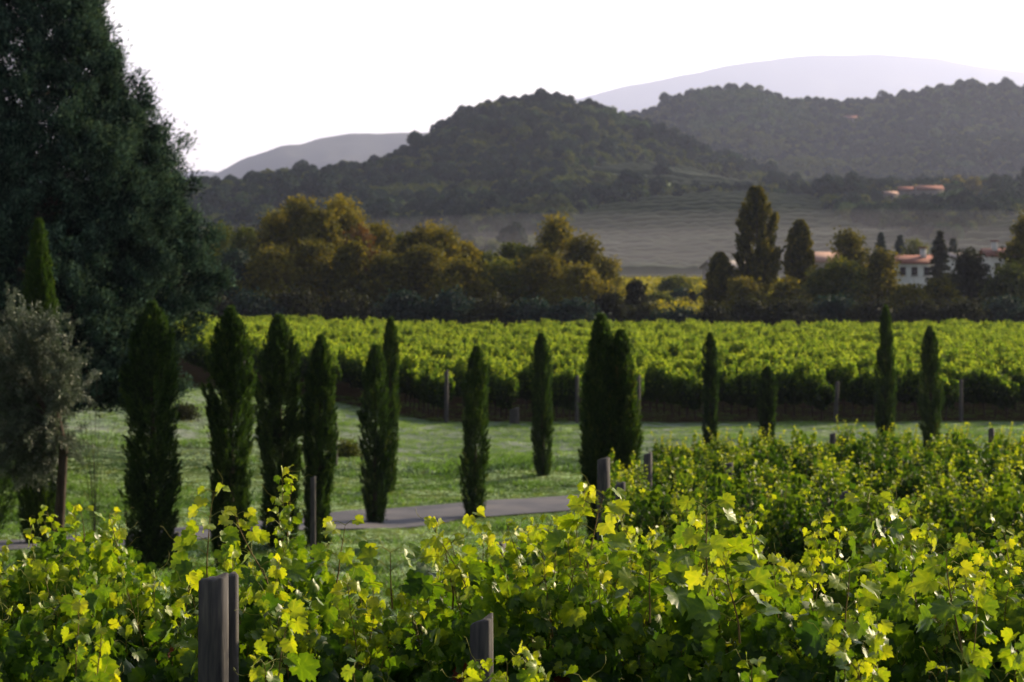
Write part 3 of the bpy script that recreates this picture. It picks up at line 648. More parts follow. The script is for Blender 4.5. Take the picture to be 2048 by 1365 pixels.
# ------------------------------------------------------------------ big conifer
def big_conifer():
    rng = np.random.RandomState(3); d = 74; x0 = at(60, d); g = float(Zg(x0, d)); root = empty('conifer', (x0, d, g)); k = d / F
    zt = lambda y: -(y - HY) * k - g
    zs = np.array([zt(y) for y in (815, 770, 700, 620, 520, 480, 400, 340, 290, 190, 100, 0, -150, -380)])
    rs = np.array([3.4, 4.5, 4.7, 5.1, 5.35, 5.3, 4.75, 4.5, 4.1, 3.2, 2.55, 1.85, 1.1, .1])
    mb = MB(); nc = 4300
    h = rng.uniform(zs[0], zs[-1], nc * 4); r = np.interp(h, zs, rs); keep = rng.rand(len(h)) < (r / 6) ** .75; h = h[keep][:nc]; r = r[keep][:nc]; nc = len(h)
    an = rng.rand(nc) * 2 * PI
    lump = 1 + .10 * np.sin(an * 5 + h * 1.3) + .07 * np.sin(an * 9 - h * 3)
    depth = rng.rand(nc) ** .38; rad = r * (.25 + .72 * depth) * lump
    c = np.stack([rad * np.cos(an), rad * np.sin(an), h], 1); up = zs.max() * .62
    nper = np.where(h > zt(230), 130, 140); cs = np.repeat(np.arange(nc), nper); n_ = len(cs)
    out = nrm(np.stack([np.cos(an), np.sin(an), .35 + 0 * an], 1))
    sig = np.where(h > zt(230), .14, .155)[cs]
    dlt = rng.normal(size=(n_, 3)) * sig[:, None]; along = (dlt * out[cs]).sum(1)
    P = c[cs] + dlt + out[cs] * np.abs(rng.normal(0, .16, n_))[:, None]
    T = nrm(out[cs] * .6 + np.array([0, 0, .35]) + rng.normal(0, .6, (n_, 3)))
    A = np.clip(.36 + rng.normal(0, .14, nc)[cs] + rng.normal(0, .1, n_) + 1.6 * along, 0, 1)  # clump shading painted into the colour: outer sprays lighter, inner ones darker
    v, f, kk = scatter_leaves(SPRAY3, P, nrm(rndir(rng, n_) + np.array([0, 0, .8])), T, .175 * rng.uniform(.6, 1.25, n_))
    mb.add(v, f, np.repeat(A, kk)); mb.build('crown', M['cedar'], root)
    tr = MB(); Ht = zs[-1]; zz = np.linspace(-.2, Ht * .97, 12)
    tr.add(*tube(np.stack([.1 * np.sin(zz), .08 * np.cos(zz), zz], 1), np.linspace(.38, .03, 12), 10))
    for q in range(90):
        i = rng.randint(nc); b = c[i]; h_ = max(.8, b[2] - .5 * np.hypot(b[0], b[1]) * .4)
        tr.add(*tube([[0, 0, h_], [b[0] * .5, b[1] * .5, (h_ + b[2]) / 2 - .1], b], [.07, .04, .012], 5))
    tr.build('trunk', M['bark'], root)
    tag(root, 'huge blue-green conifer filling the upper left corner, sky showing through its top', 'conifer')
big_conifer()

# ------------------------------------------------------------------ olive tree
def olive():
    rng = np.random.RandomState(9); d = 46; x0 = at(104, d); g = float(Zg(x0, d)); root = empty('olive_tree', (x0, d, g)); k = d / F
    tr = MB(); z = lambda y: -(y - HY) * k - g
    tips = []
    for (px, y) in [(60, 640), (20, 690), (-40, 720), (130, 660), (165, 740), (100, 720), (60, 780), (0, 800), (150, 800), (120, 860), (50, 870), (-30, 880), (90, 930), (15, 930), (-70, 800), (100, 940), (40, 950), (140, 890), (40, 900), (165, 770), (80, 690), (40, 740), (110, 790), (70, 840)]:
        tips.append([(px - 128) * k, rng.uniform(-.7, .7), z(y)])
    tr.add(*tube([[0, 0, -.2], [.12, .02, .6], [.22, 0, z(900)], [.10, 0, z(840)]], [.14, .11, .09, .075], 8))
    A0 = np.array([.10, 0, z(850)]); P = []; D = []
    for t in tips:
        t = np.array(t); mdl = (A0 + t) / 2 + [0, 0, .08 + rng.normal(0, .05)]; tr.add(*tube([A0, mdl, t], [.04, .022, .007], 5))
        for q in range(30):
            e = t + rng.normal(size=3) * [.22, .25, .22]; a = t + rng.normal(size=3) * .08 if rng.rand() < .5 else mdl
            b = nrm(e - a); e = e + np.array([0, 0, .12]); pts = [a, (a + e) / 2 + rng.normal(0, .04, 3), e + b * .12]
            tr.add(*tube(pts, [.005, .003, .0015], 3))
            s = rng.rand(110) ** .7; c = np.array(pts[0])[None] * (1 - s)[:, None] ** 2 + 2 * ((1 - s) * s)[:, None] * np.array(pts[1]) + (s ** 2)[:, None] * np.array(pts[2])
            P.append(c + rng.normal(0, .022, c.shape)); D.append(nrm(b * .7 + rng.normal(0, .6, c.shape)))
    P = np.vstack(P); D = np.vstack(D); n_ = len(P)
    v, f, kk = scatter_leaves(TWIG, P, rndir(rng, n_), D, .095 * rng.uniform(.6, 1.2, n_))
    MB().add(v, f, np.repeat(np.clip(rng.normal(.5, .22, n_), 0, 1), kk)).build('crown', M['olive'], root); tr.build('trunk', M['bark'], root)
    tag(root, 'silvery grey olive tree with fine leaves and bare twigs at the left border', 'olive tree')
olive()
# bare twiggy sapling between olive and broad cypress
rng2 = np.random.RandomState(21); d = 50; x = at(190, d); g = float(Zg(x, d)); root = empty('bare_sapling', (x, d, g)); mb = MB()
for q in range(7):
    a = rng2.uniform(-1, 1); h = rng2.uniform(2.8, 3.9); pts = [[0, 0, 0], [a * .2, rng2.normal(0, .1), h * .5], [a * .75, rng2.normal(0, .2), h + -.3 * abs(a)]]
    mb.add(*tube(pts, [.009, .006, .002], 4))
mb.build('branches', M['bark'], root); tag(root, 'leafless grey sapling with arching twigs right of the olive tree', 'sapling')

# ------------------------------------------------------------------ treeline
def broad_tree(px, yt, wpx, d, mat, label, seed, ybase=650, nl=None, cat='tree', name='tree', group='trees beyond the far field', lobes=None, shape='round', leaf=.30, par=None, z0=None):
    rng = np.random.RandomState(seed); k = d / F; x0 = at(px, d); g = float(Zg(x0, d)) if z0 is None else z0
    H = -(yt - HY) * k - g; Rr = wpx / 2 * k; root = empty(name, (x0, d, g)); mb = MB(); tr = MB()
    bush = H < 4.2 or shape == 'bush'
    zb = 0.12 * H if bush else .18 * H
    if shape in ('round', 'bush'):
        L = []; nlb = lobes or max(5, int(7 + H * .7))
        for q in range(nlb):
            t = (q + .5) / nlb; a = rng.rand() * 2 * PI; env = math.sqrt(max(.08, 1 - (2 * (t ** .85) - .85) ** 2)) if not bush else math.sqrt(max(.1, 1 - t ** 2))
            rl = Rr * rng.uniform(.36, .52); rad = max(0, Rr * env - rl * .85) * rng.uniform(.6, 1.05)
            zc = zb + (H - zb - rl) * t
            L.append((rad * math.cos(a), rad * math.sin(a), zc, rl, rl, rl * rng.uniform(.8, 1.15)))
        L.append((rng.normal(0, .1) * Rr, 0, H - Rr * .42, Rr * .45, Rr * .45, Rr * .42)); L.append((0, 0, (H + zb) / 2, Rr * .6, Rr * .6, (H - zb) * .38))
        for sx in (-1, 1): L.append((sx * Rr * .55, rng.normal(0, .2) * Rr, zb + (H - zb) * rng.uniform(.3, .55), Rr * .45, Rr * .45, (H - zb) * .2))
        L = np.array(L); area = L[:, 3] * L[:, 5]; ncl = np.maximum(10, (area / area.sum() * (nl or 300))).astype(int)
        li = np.repeat(np.arange(len(L)), ncl); n_ = len(li); dr = rndir(rng, n_); dr[:, 2] = np.where(dr[:, 2] < -.5, -dr[:, 2], dr[:, 2])
        cc = L[li, :3] + dr * L[li, 3:6] * rng.uniform(.62, 1.05, n_)[:, None]
        pa = rng.normal(0, .12, len(L))[li] + rng.normal(0, .10, n_); per = 26
        ci = np.repeat(np.arange(n_), per); m_ = len(ci); sg = .085 * Rr + .16
        P = cc[ci] + rng.normal(size=(m_, 3)) * sg * [1, 1, .7]
        N = nrm(rndir(rng, m_) + dr[ci] * .5 + np.array([0, 0, .5])); T = nrm(dr[ci] * .6 + rndir(rng, m_) + np.array([0, 0, -.1]))
        A = np.clip(.42 + pa[ci] + rng.normal(0, .12, m_), 0, 1)
        v, f, kk = scatter_leaves(LEAF2, P, N, T, leaf * rng.uniform(.55, 1.25, m_)); mb.add(v, f, np.repeat(A, kk))
        tr.add(*tube([[0, 0, -.2], [.1, 0, H * .35], [0, .1, H * .75]], [.035 * H * .6 + .03, .02 * H * .6 + .02, .03], 8))
        for q in range(min(len(L), 9)):
            b = L[q, :3]; tr.add(*tube([[0, 0, H * .22], [b[0] * .5, b[1] * .5, H * .22 + (b[2] - H * .22) * .6], b], [.014 * H, .009 * H, .02], 5))
    elif shape == 'poplar':
        pf = lambda t: np.interp(t, [0, .1, .3, .6, .85, .95, 1], [.45, .75, 1, .95, .68, .42, .15])
        column(rng, H, Rr, pf, int(300), 60, LEAF2, leaf, thick=.12, spread=.5, pl=(.08, .18), mb=mb, z0=.06 * H, tw=seed)
        tr.add(*tube([[0, 0, -.2], [.1, 0, H * .5], [0, .1, H * .9]], [.25, .14, .03], 8))
        for q in range(12):
            a = rng.rand() * 6.28; h0 = rng.uniform(.05, .6) * H; tr.add(*tube([[0, 0, h0], [Rr * .45 * math.cos(a), Rr * .45 * math.sin(a), h0 + H * .12], [Rr * .6 * math.cos(a), Rr * .6 * math.sin(a), h0 + H * .3]], [.09, .05, .02], 5))
    elif shape == 'spruce':
        nt_ = 26; P, N, T, A = [], [], [], []
        for q in range(nt_):
            t = q / nt_; zc = H * (.06 + .92 * t); rr_ = Rr * (1 - t) ** .85 + .1; nb = int(7 + 6 * (1 - t))
            for b in range(nb):
                a = 2 * PI * b / nb + rng.rand(); zc = H * (.06 + .92 * t) + rng.normal(0, .16); ln = rr_ * rng.uniform(.55, 1.15); s = rng.rand(46) ** .7
                c = np.stack([math.cos(a) * ln * s, math.sin(a) * ln * s, zc - .25 * ln * s + .12 * ln * s ** 2 + 0 * s], 1) + rng.normal(0, .10, (46, 3)) * [1, 1, .7]
                P.append(c); T.append(nrm(np.array([math.cos(a), math.sin(a), .1]) + rng.normal(0, .5, (46, 3)))); N.append(nrm(rng.normal(0, .5, (46, 3)) + [0, 0, 1])); A.append(np.clip(.4 + rng.normal(0, .15, 46), 0, 1))
        P, N, T, A = map(np.concatenate, (P, N, T, A)); v, f, kk = scatter_leaves(LEAF2, P, N, T, leaf * .9); mb.add(v, f, np.repeat(A, kk))
        tr.add(*tube([[0, 0, -.2], [0, 0, H * .96]], [.2, .02], 7))
    mb.build('crown', mat, root); tr.build('trunk', M['bark'], root)
    tag(root, label, cat, group); return root
G, GR, RE, BL, DK, PA = (M[k] for k in ('tree_gold', 'tree_green', 'tree_red', 'tree_blue', 'tree_dark', 'tree_pale'))
BACK = [ # px, top, width, d, mat, label
 (438, 448, 90, 262, GR, 'leftmost green tree of the wood, against the big conifer'),
 (492, 455, 95, 258, GR, 'rounded green tree next to the leftmost one in the wood'),
 (556, 416, 115, 252, G, 'golden brown tree on the left shoulder of the tallest clump'),
 (604, 393, 105, 250, G, 'tall rounded tree, left of the two highest in the wood'),
 (692, 388, 125, 250, G, 'broad-topped golden tree, highest of the left wood'),
 (648, 420, 100, 246, G, 'tree filling the dip between the two highest crowns'),
 (757, 447, 100, 252, G, 'yellowish tree on the right shoulder of the highest clump'),
 (800, 470, 90, 256, GR, 'lower tree behind the russet one'),
 (835, 450, 110, 250, G, 'round yellow-olive tree left of the twin rounded crowns'),
 (886, 456, 105, 248, G, 'round sunlit crown, right of the yellow-olive one'),
 (932, 486, 80, 250, G, 'small sunlit tree sloping down at the end of the rounded crowns'),
 (975, 506, 85, 254, GR, 'low brownish tree in the dip of the wood'),
 (1022, 488, 85, 250, GR, 'medium round tree left of the ragged tall one'),
 (1052, 498, 70, 246, GR, 'narrow green tree pressed against the ragged tall one')]
for i, (px, y, wd, d, mt, lb) in enumerate(BACK): broad_tree(px, y, wd * 1.16, d, mt, lb, 500 + i, nl=380)
# ragged tall tree
rt = broad_tree(1112, 430, 118, 248, G, 'ragged tall tree with a notched crown, right part of the wood', 530, nl=330)
broad_tree(1170, 472, 118, 246, G, 'tree leaning on the right side of the ragged tall one', 531, nl=300)
broad_tree(1206, 515, 92, 244, G, 'last tree of the wood, sloping down to the lit gap', 532, nl=240)
FRONT = [
 (470, 520, 110, 232, BL, 'bluish shaded tree low at the left end of the wood'), (545, 515, 120, 230, G, 'brown-green tree in front of the left shoulder'),
 (625, 505, 115, 232, G, 'dark golden tree below the two highest crowns'), (716, 458, 92, 238, RE, 'russet brown tree in the middle of the wood'),
 (700, 505, 88, 230, G, 'yellow-green tree just below the russet one'), (775, 530, 95, 230, G, 'small yellow tree right of the russet one'),
 (850, 510, 125, 232, G, 'wide layered tree below the round sunlit crowns'), (925, 540, 110, 228, G, 'layered olive tree left of the dip'),
 (1000, 545, 110, 230, GR, 'wide olive tree below the dip'), (1085, 530, 125, 230, G, 'broad layered tree below the ragged tall one'), (1165, 550, 115, 228, G, 'broad low tree right of the ragged tall one'),
 (805, 585, 100, 216, BL, 'pale blue-green bush standing out low in the wood'), (500, 590, 120, 216, BL, 'shaded bush at the left foot of the wood'), (600, 580, 120, 218, DK, 'dark bush at the foot of the wood under the highest trees'),
 (700, 590, 120, 214, DK, 'dark bush left of the pale blue-green one'), (900, 585, 110, 216, BL, 'blue-green bush right of the pale one'), (985, 595, 100, 214, DK, 'dark bush under the dip of the wood'),
 (1065, 600, 110, 214, BL, 'dull green bush under the ragged tall tree'), (1150, 600, 110, 214, BL, 'dull bush under the last trees of the wood'), (1222, 590, 80, 220, DK, 'dark bush closing the wood beside the lit gap'),
 (1272, 566, 42, 236, DK, 'small dark tree standing in the lit gap'), (1290, 610, 90, 214, DK, 'low dark bush below the lit gap'), (1360, 618, 100, 212, BL, 'low green bush in the middle of the lit gap'),
 (1430, 615, 90, 212, DK, 'low dark bush left of the tall poplar'), (440, 600, 80, 216, DK, 'dark bush beside the big conifer')]
for i, (px, y, wd, d, mt, lb) in enumerate(FRONT):
    b = y > 560; broad_tree(px, y - (22 if y < 560 and wd != 92 else 0), wd * 1.22, d, mt, lb, 560 + i, nl=300 if not b else 170, cat='bush' if b else 'tree', name='bush' if b else 'tree', shape='bush' if b else 'round', group='bushes at the foot of the treeline' if b else 'trees beyond the far field')
# right side
broad_tree(1440, 508, 66, 236, G, 'vase-shaped tree left of the tall poplar', 600, shape='poplar', leaf=.26, name='poplar')
broad_tree(1513, 377, 98, 236, G, 'tallest poplar, broad and column-shaped', 601, shape='poplar', nl=400, leaf=.30, name='poplar')
broad_tree(1601, 444, 74, 238, G, 'second poplar, narrower and shorter than the tallest', 602, shape='poplar', leaf=.28, name='poplar')
RIGHT = [(1700, 462, 105, 238, G, 'feathery spreading tree left of the white house'), (1690, 520, 110, 230, GR, 'green tree below the feathery one'), (1762, 500, 95, 232, G, 'golden tree hiding the left end of the white house'),
 (1642, 540, 90, 230, GR, 'low tree between second poplar and feathery tree'), (1575, 560, 90, 226, G, 'brownish low tree between the two poplars'), (1490, 560, 90, 226, G, 'brown low tree at the foot of the tallest poplar'),
 (1942, 503, 118, 232, DK, 'dark round tree between the white houses'), (2052, 430, 100, 234, G, 'loose sunlit tree cut by the right border'), (2020, 530, 110, 228, GR, 'low tree under the right-hand house'), (1880, 560, 100, 228, G, 'low brown bushy tree below the dark conifer'), (1825, 572, 100, 226, G, 'low bushy tree below the white house'),
 (2110, 500, 110, 232, GR, 'tree beyond the right border')]
for i, (px, y, wd, d, mt, lb) in enumerate(RIGHT): broad_tree(px, y, wd, d, mt, lb, 620 + i, nl=260)
for i, (px, y, wd, d, mt) in enumerate([(1500, 600, 100, 214, DK), (1585, 600, 110, 214, DK), (1670, 592, 110, 216, BL), (1755, 600, 110, 214, DK), (1840, 605, 110, 214, DK), (1925, 600, 110, 214, DK), (2010, 592, 110, 216, BL), (2090, 600, 110, 214, DK)]):
    broad_tree(px, y, wd * 1.1, d, mt, ['dark bush under the tallest poplar', 'dark bush under the second poplar', 'blue-green bush under the feathery tree', 'dark bush under the golden tree', 'dark bush below the white house', 'dark bush under the dark round tree', 'blue-green bush near the right border', 'dark bush at the right border'][i], 640 + i, nl=150, cat='bush', name='bush', shape='bush', group='bushes at the foot of the treeline')
# conifers and pale trees near the houses
for i, (px, y, wd, d, mt, sh, lb) in enumerate([(1762, 462, 62, 380, BL, 'spruce', 'leftmost hazy conifer behind the golden tree'), (1800, 467, 62, 400, BL, 'spruce', 'hazy conifer left of the pale round tree'), (1833, 484, 75, 395, PA, 'round', 'pale yellow-green round tree behind the white house'),
    (1880, 460, 76, 308, DK, 'spruce', 'tall dark conifer right of the white house'), (1872, 478, 70, 372, BL, 'spruce', 'conifer half behind the tall dark one'), (1906, 474, 50, 372, BL, 'spruce', 'slim conifer right of the tall dark one'), (1922, 500, 40, 395, BL, 'spruce', 'small conifer top between the houses'), (2005, 490, 60, 440, BL, 'spruce', 'small conifer behind the right-hand house roof'),
    (1352, 553, 90, 330, GR, 'bush', 'flat-topped tree in the lit gap'), (1362, 583, 62, 300, BL, 'bush', 'round dusky hedge bush in the lit gap'), (1412, 584, 50, 300, BL, 'bush', 'second dusky hedge bush left of the vase-shaped tree'), (1385, 586, 12, 290, DK, 'spruce', 'tiny dark sapling between the hedge bushes'), (1315, 590, 70, 290, GR, 'bush', 'greenish bush at the left of the round hedge')]):
    broad_tree(px, y, wd, d, mt, lb, 660 + i, nl=170, shape=sh, leaf=.34, name='conifer' if sh == 'spruce' else 'bush' if sh == 'bush' else 'tree', cat='conifer' if sh == 'spruce' else 'bush' if sh == 'bush' else 'tree', group='trees and bushes around the white houses')

# lit vineyard strips seen through the gap
mb = MB(); rng2 = np.random.RandomState(31)
for d in np.concatenate([np.arange(268, 300, 6.0), np.arange(322, 420, 6.5)]):
    xs_ = np.arange(at(1180, d), at(1560, d), .16); n_ = len(xs_) * 3; xx = np.repeat(xs_, 3) + rng2.normal(0, .1, n_); g = Zg(xx, d + 0 * xx)
    P = np.stack([xx, d + rng2.normal(0, .25, n_), g + rng2.uniform(.5, 1.9, n_)], 1)
    v, f, kk = scatter_leaves(LEAF2, P, nrm(rndir(rng2, n_) + [0, 0, .6]), rndir(rng2, n_), .42); mb.add(v, f, np.repeat(np.clip(rng2.normal(.7, .18, n_), 0, 1), kk))
M['strip'] = foliage('lit_vineyard_strip', [(.06, .09, .012), (.16, .18, .015), (.28, .26, .02)], .45, (1.5, 1.3, .4), .6, 0)
tag(mb.build('vineyard_strip', M['strip']), 'yellow sunlit vineyard strips seen through the gap in the trees', 'vineyard', kind='stuff')

# ------------------------------------------------------------------ hills
CP = np.array([-700, 0, 370, 450, 560, 640, 750, 830, 880, 930, 1000, 1060, 1110, 1160, 1205, 1240, 1290, 1340, 1390, 1430, 1500, 1560, 1650, 1760, 1880, 2048, 2700.])
yA = np.array([460, 432, 404, 388, 345, 330, 306, 280, 250, 232, 217, 205, 206, 216, 230, 250, 262, 282, 304, 322, 348, 372, 392, 398, 392, 398, 398])
yB = np.array([480, 470, 450, 440, 430, 420, 400, 370, 350, 330, 300, 280, 266, 256, 246, 238, 232, 212, 196, 186, 190, 203, 214, 206, 184, 172, 240])
yB2x = np.array([1880, 1905, 1940, 1975, 2048]); 
y10 = np.array([500, 492, 480, 476, 468, 462, 452, 446, 442, 438, 430, 424, 418, 412, 408, 404, 400, 396, 394, 392, 392, 396, 402, 406, 402, 404, 404])
y7 = np.array([528, 528, 524, 522, 520, 518, 515, 513, 512, 510, 508, 505, 502, 500, 498, 496, 494, 492, 490, 488, 486, 484, 480, 474, 456, 442, 440])
y12 = (y10 * .62 + yA * .38)
DK_ = np.array([520, 600, 760, 1000, 1180, 1420, 1640, 1900, 2250, 2700, 3300.])
def hill_z(px, d):
    px = np.asarray(px, float); d = np.asarray(d, float) * np.ones_like(px)
    cols = []
    yb = np.interp(px, CP, yB) + 8 - 12 * np.exp(-((px - 1942) / 32.) ** 2) + (vnoise(px, 0 * px, 1 / 45.) - .5) * 10
    ya = np.interp(px, CP, yA) + 11 + 24 * sst(940, 820, px) + (vnoise(px, 0 * px + 5, 1 / 30.) - .5) * 8
    for k, yy in enumerate([556 + 0 * px, 551 + 0 * px, np.interp(px, CP, y7), np.interp(px, CP, y10), np.interp(px, CP, y12), ya, None, None, yb, None, None]):
        if yy is None: cols.append(None)
        else: cols.append((HY - yy) * DK_[k] / F)
    zA = cols[5]; zB = cols[8]; cols[6] = np.minimum(zA * .45 + 10, zB * .5 + 5); cols[7] = zB * .52; cols[9] = zB * .5; cols[10] = -4 + 0 * zB
    Zc = np.stack(cols, 0); k = np.clip(np.searchsorted(DK_, d, side='right') - 1, 0, len(DK_) - 2)
    t = (d - DK_[k]) / (DK_[k + 1] - DK_[k]); t = t * .45 + .55 * t * t * (3 - 2 * t)
    k_ = k if k.shape == px.shape else k * np.ones_like(px, int)
    idx = np.arange(px.size); z0 = Zc.reshape(len(DK_), -1)[k_.ravel(), idx].reshape(px.shape); z1 = Zc.reshape(len(DK_), -1)[k_.ravel() + 1, idx].reshape(px.shape)
    z = z0 + (z1 - z0) * t; x = at(px, d)
    amp = sst(900, 1300, d) * (1 - .85 * sst(1100, 1200, px) * sst(1430, 1380, d))
    gul = (fbm(x, d, 1 / 230., 4) - .5) * 95 * amp * np.clip(1 - np.exp(-((d - 1420) / 60.) ** 2), .15, 1) * np.clip(1 - np.exp(-((d - 2250) / 90.) ** 2), .12, 1)
    return z + gul * sst(3300, 2900, d)
pxs = np.linspace(-700, 2700, 340); dd = np.concatenate([np.arange(525, 1500, 14.), np.arange(1500, 3301, 25.)])
PX = pxs[None] * np.ones((len(dd), 1)); DD = dd[:, None] * np.ones(len(pxs)); ZZ = hill_z(PX, DD)
tag(grid_mesh('hills', at(PX, DD), DD, ZZ, M['hillfloor']), kind='structure')

# land use on the hills (by place on the slope)
def is_open(px, d):
    v1 = (px > np.interp(d, [580, 760, 950], [1000, 1060, 1170])) & (px < np.interp(d, [580, 700, 850, 960], [2300, 1850, 1690, 1640])) & (d > 560) & (d < np.interp(px, [1000, 1200, 1400, 1650], [820, 940, 975, 985]))
    v2 = (px > 1175) & (px < 1540) & (d > np.interp(px, [1175, 1400, 1540], [1120, 1060, 1030])) & (d < np.interp(px, [1175, 1300, 1540], [1160, 1270, 1330]))
    v3 = (px > 1850) & (d > 560) & (d < np.interp(px, [1850, 2048], [640, 790]))
    v4 = (px > 9400)
    return v1, v2, v3, v4
def crown_proto(seed, tall=1.0, mt='wood_hill'):
    rng = np.random.RandomState(seed); L = [(rng.normal(0, .28), rng.normal(0, .28), rng.uniform(.35, .95) * tall, rng.uniform(.28, .45)) for _ in range(7)]
    L.append((0, 0, .45 * tall, .5)); P, D, A = [], [], []
    for (a, b, c, r) in L:
        dr = rndir(rng, 75); dr[:, 2] = np.abs(dr[:, 2]) * np.where(rng.rand(75) < .8, 1, -1)
        P.append(np.array([a, b, c]) + dr * [r, r, r * tall] * rng.uniform(.8, 1.05, (75, 1))); D.append(dr); A.append(np.clip(rng.normal(.45, .12) + rng.normal(0, .1, 75), 0, 1))
    P = np.concatenate(P); D = np.concatenate(D); A = np.concatenate(A)
    v, f, k = scatter_leaves(LEAF2, P, nrm(D + rndir(rng, len(P)) * .6), rndir(rng, len(P)), .20)
    return bare('wood_source', MB().add(v, f, np.repeat(A, k)).mesh('wood_source', M[mt]))
M['wood_dark'] = foliage('dark_wood_foliage', [(.007, .02, .02), (.018, .042, .036), (.036, .065, .046)], 0.15, (1.3, 1.2, .5), .8, .5, .05)
M['wood_warm'] = foliage('warm_wood_foliage', [(.03, .055, .02), (.065, .095, .03), (.11, .13, .04)], 0.25, (1.3, 1.2, .5), .8, .5, .05)
wp = [crown_proto(s, t, m_) for s, t, m_ in ((1, 1, 'wood_hill'), (2, .9, 'wood_hill'), (3, 1.1, 'wood_dark'), (4, 1.35, 'wood_dark'), (5, 1.0, 'wood_warm'), (6, .9, 'wood_warm'))]
rng2 = np.random.RandomState(71); n_ = 120000
# sample proportionally to area in x,d
d_ = np.sqrt(rng2.uniform(600 ** 2, 2500 ** 2, n_)); px_ = rng2.uniform(-350, 2400, n_)
v = is_open(px_, d_); dens = np.where(d_ > 1450, .62, 1.0); low = sst(610, 700, d_) * 1.0
rowsx = ~(v[0] | v[1] | v[2] | v[3]); sparse = (px_ > 1150) & (px_ < 1640) & (d_ > 960) & (d_ < 1140)
keep = rowsx & (~sparse | (rng2.rand(n_) < .45)) & (rng2.rand(n_) < dens * np.where(px_ < 1100, low, 1) * .80) & ((px_ < 1250) | (d_ > 640))
hidden = (d_ > 1520) & (px_ < 1180); keep &= ~hidden
px_, d_ = px_[keep], d_[keep]; s_ = rng2.uniform(3.2, 6.6, len(px_)) * np.where(d_ > 1500, 1.15, 1) * np.where(d_ < 900, .8, 1)
farm = (px_ > 1725) & (px_ < 1985) & (d_ > 880) & (d_ < 1000); s_ = np.where(farm, s_ * .4, s_)
s_ = np.where(rng2.rand(len(s_)) < .04, s_ * 1.45, s_); s_ = np.where((px_ > 1150) & (px_ < 1640) & (d_ > 960) & (d_ < 1140), s_ * .6, s_)
z_ = hill_z(px_, d_) - .12 * s_
o = scatter('woodland', np.column_stack([at(px_, d_), d_, z_]), s_, rng2.rand(len(s_)) * 6.28, np.clip((fbm(at(px_, d_), d_, 1 / 55., 3) - .5) * 9 + 2.0 + rng2.normal(0, 1.3, len(s_)) + 4 * ((px_ > 1390) & (px_ < 1620) & (d_ > 2060) & (d_ < 2230)), 0, 5.49).astype(int), wp)
tag(o, 'dense mixed woodland covering the hills, purplish in the haze', 'woodland', kind='stuff')
print('wood instances', len(s_))

# hillside vineyard rows
mb = MB(); rng2 = np.random.RandomState(72)
def hedge_rows(mb, pa, pb, dlist, h=1.8, wd=1.1, cond=None):
    for d in dlist:
        xs_ = np.arange(at(pa, d), at(pb, d), 2.2); px0 = 1024 + F * xs_ / d
        dd_ = d + 4 * np.sin(xs_ / 90.) + 0 * xs_; px1 = 1024 + F * xs_ / dd_; ok = cond(px1, dd_) if cond else np.ones(len(xs_), bool)
        z = hill_z(px1, dd_); hh = h * (.8 + .4 * rng2.rand(len(xs_))) * ok + .02; ww = wd * (.7 + .5 * rng2.rand(len(xs_)))
        V = np.stack([np.stack([xs_, dd_ - ww / 2, z - .3], 1), np.stack([xs_, dd_ - ww * .4, z + hh * .8], 1), np.stack([xs_, dd_, z + hh], 1), np.stack([xs_, dd_ + ww * .4, z + hh * .8], 1), np.stack([xs_, dd_ + ww / 2, z - .3], 1)], 1)
        m_ = len(xs_); i = np.arange(m_ - 1)[:, None] * 5; j = np.arange(4)[None]; sel = (ok[:-1] & ok[1:])
        q = np.stack([i + j, i + 5 + j, i + 6 + j, i + 1 + j], -1)[sel].reshape(-1, 4)
        if len(q): mb.add(V.reshape(-1, 3), q, np.clip(np.repeat(rng2.normal(.5, .15, m_), 5), 0, 1))
dl = []; d = 575.
while d < 985: dl.append(d); d += 17
hedge_rows(mb, 980, 1900, dl, 2.4, 7.0, cond=lambda p, q: is_open(p, q)[0])
hedge_rows(mb, 1175, 1560, np.arange(1040, 1330, 34.), 3.0, 7.0, cond=lambda p, q: is_open(p, q)[1])
hedge_rows(mb, 1840, 2350, np.arange(575, 790, 17.), 2.2, 6.0, cond=lambda p, q: is_open(p, q)[2])
M['hillvine'] = foliage('hill_vineyard_rows', [(.014, .03, .01), (.025, .045, .014), (.035, .055, .018)], .2, (1.3, 1.3, .5), .8, 0)
tag(mb.build('hillside_vineyard', M['hillvine']), 'terraced vineyard rows running level across the misty hillside', 'vineyard', kind='stuff')
# pale grass under hill vineyards
M['hillgrass'] = noisy('hill_meadow', [(.09, .13, .045), (.13, .17, .065)], .02, 6)
def meadow(pa, pb, da, db, idx):
    pxg = np.linspace(pa, pb, 120); dg = np.linspace(da, db, 60); A_, B_ = np.meshgrid(pxg, dg); msk = is_open(A_, B_)[idx]
    V = np.stack([at(A_, B_), B_, hill_z(A_, B_) + .35], -1).reshape(-1, 3); wd = 120; i = np.arange(59)[:, None] * wd; j = np.arange(119)[None]
    q = np.stack([i + j, i + j + 1, i + wd + j + 1, i + wd + j], -1); ok = msk[:-1, :-1] & msk[1:, 1:] & msk[1:, :-1] & msk[:-1, 1:]
    return V, q[ok]
mb = MB(); 
for a in ((980, 2300, 562, 990, 0), (1170, 1545, 1000, 1340, 1), (1850, 2500, 562, 795, 2)): mb.add(*meadow(*a))
tag(mb.build('hill_meadow', M['hillgrass'], smooth=True), kind='structure')

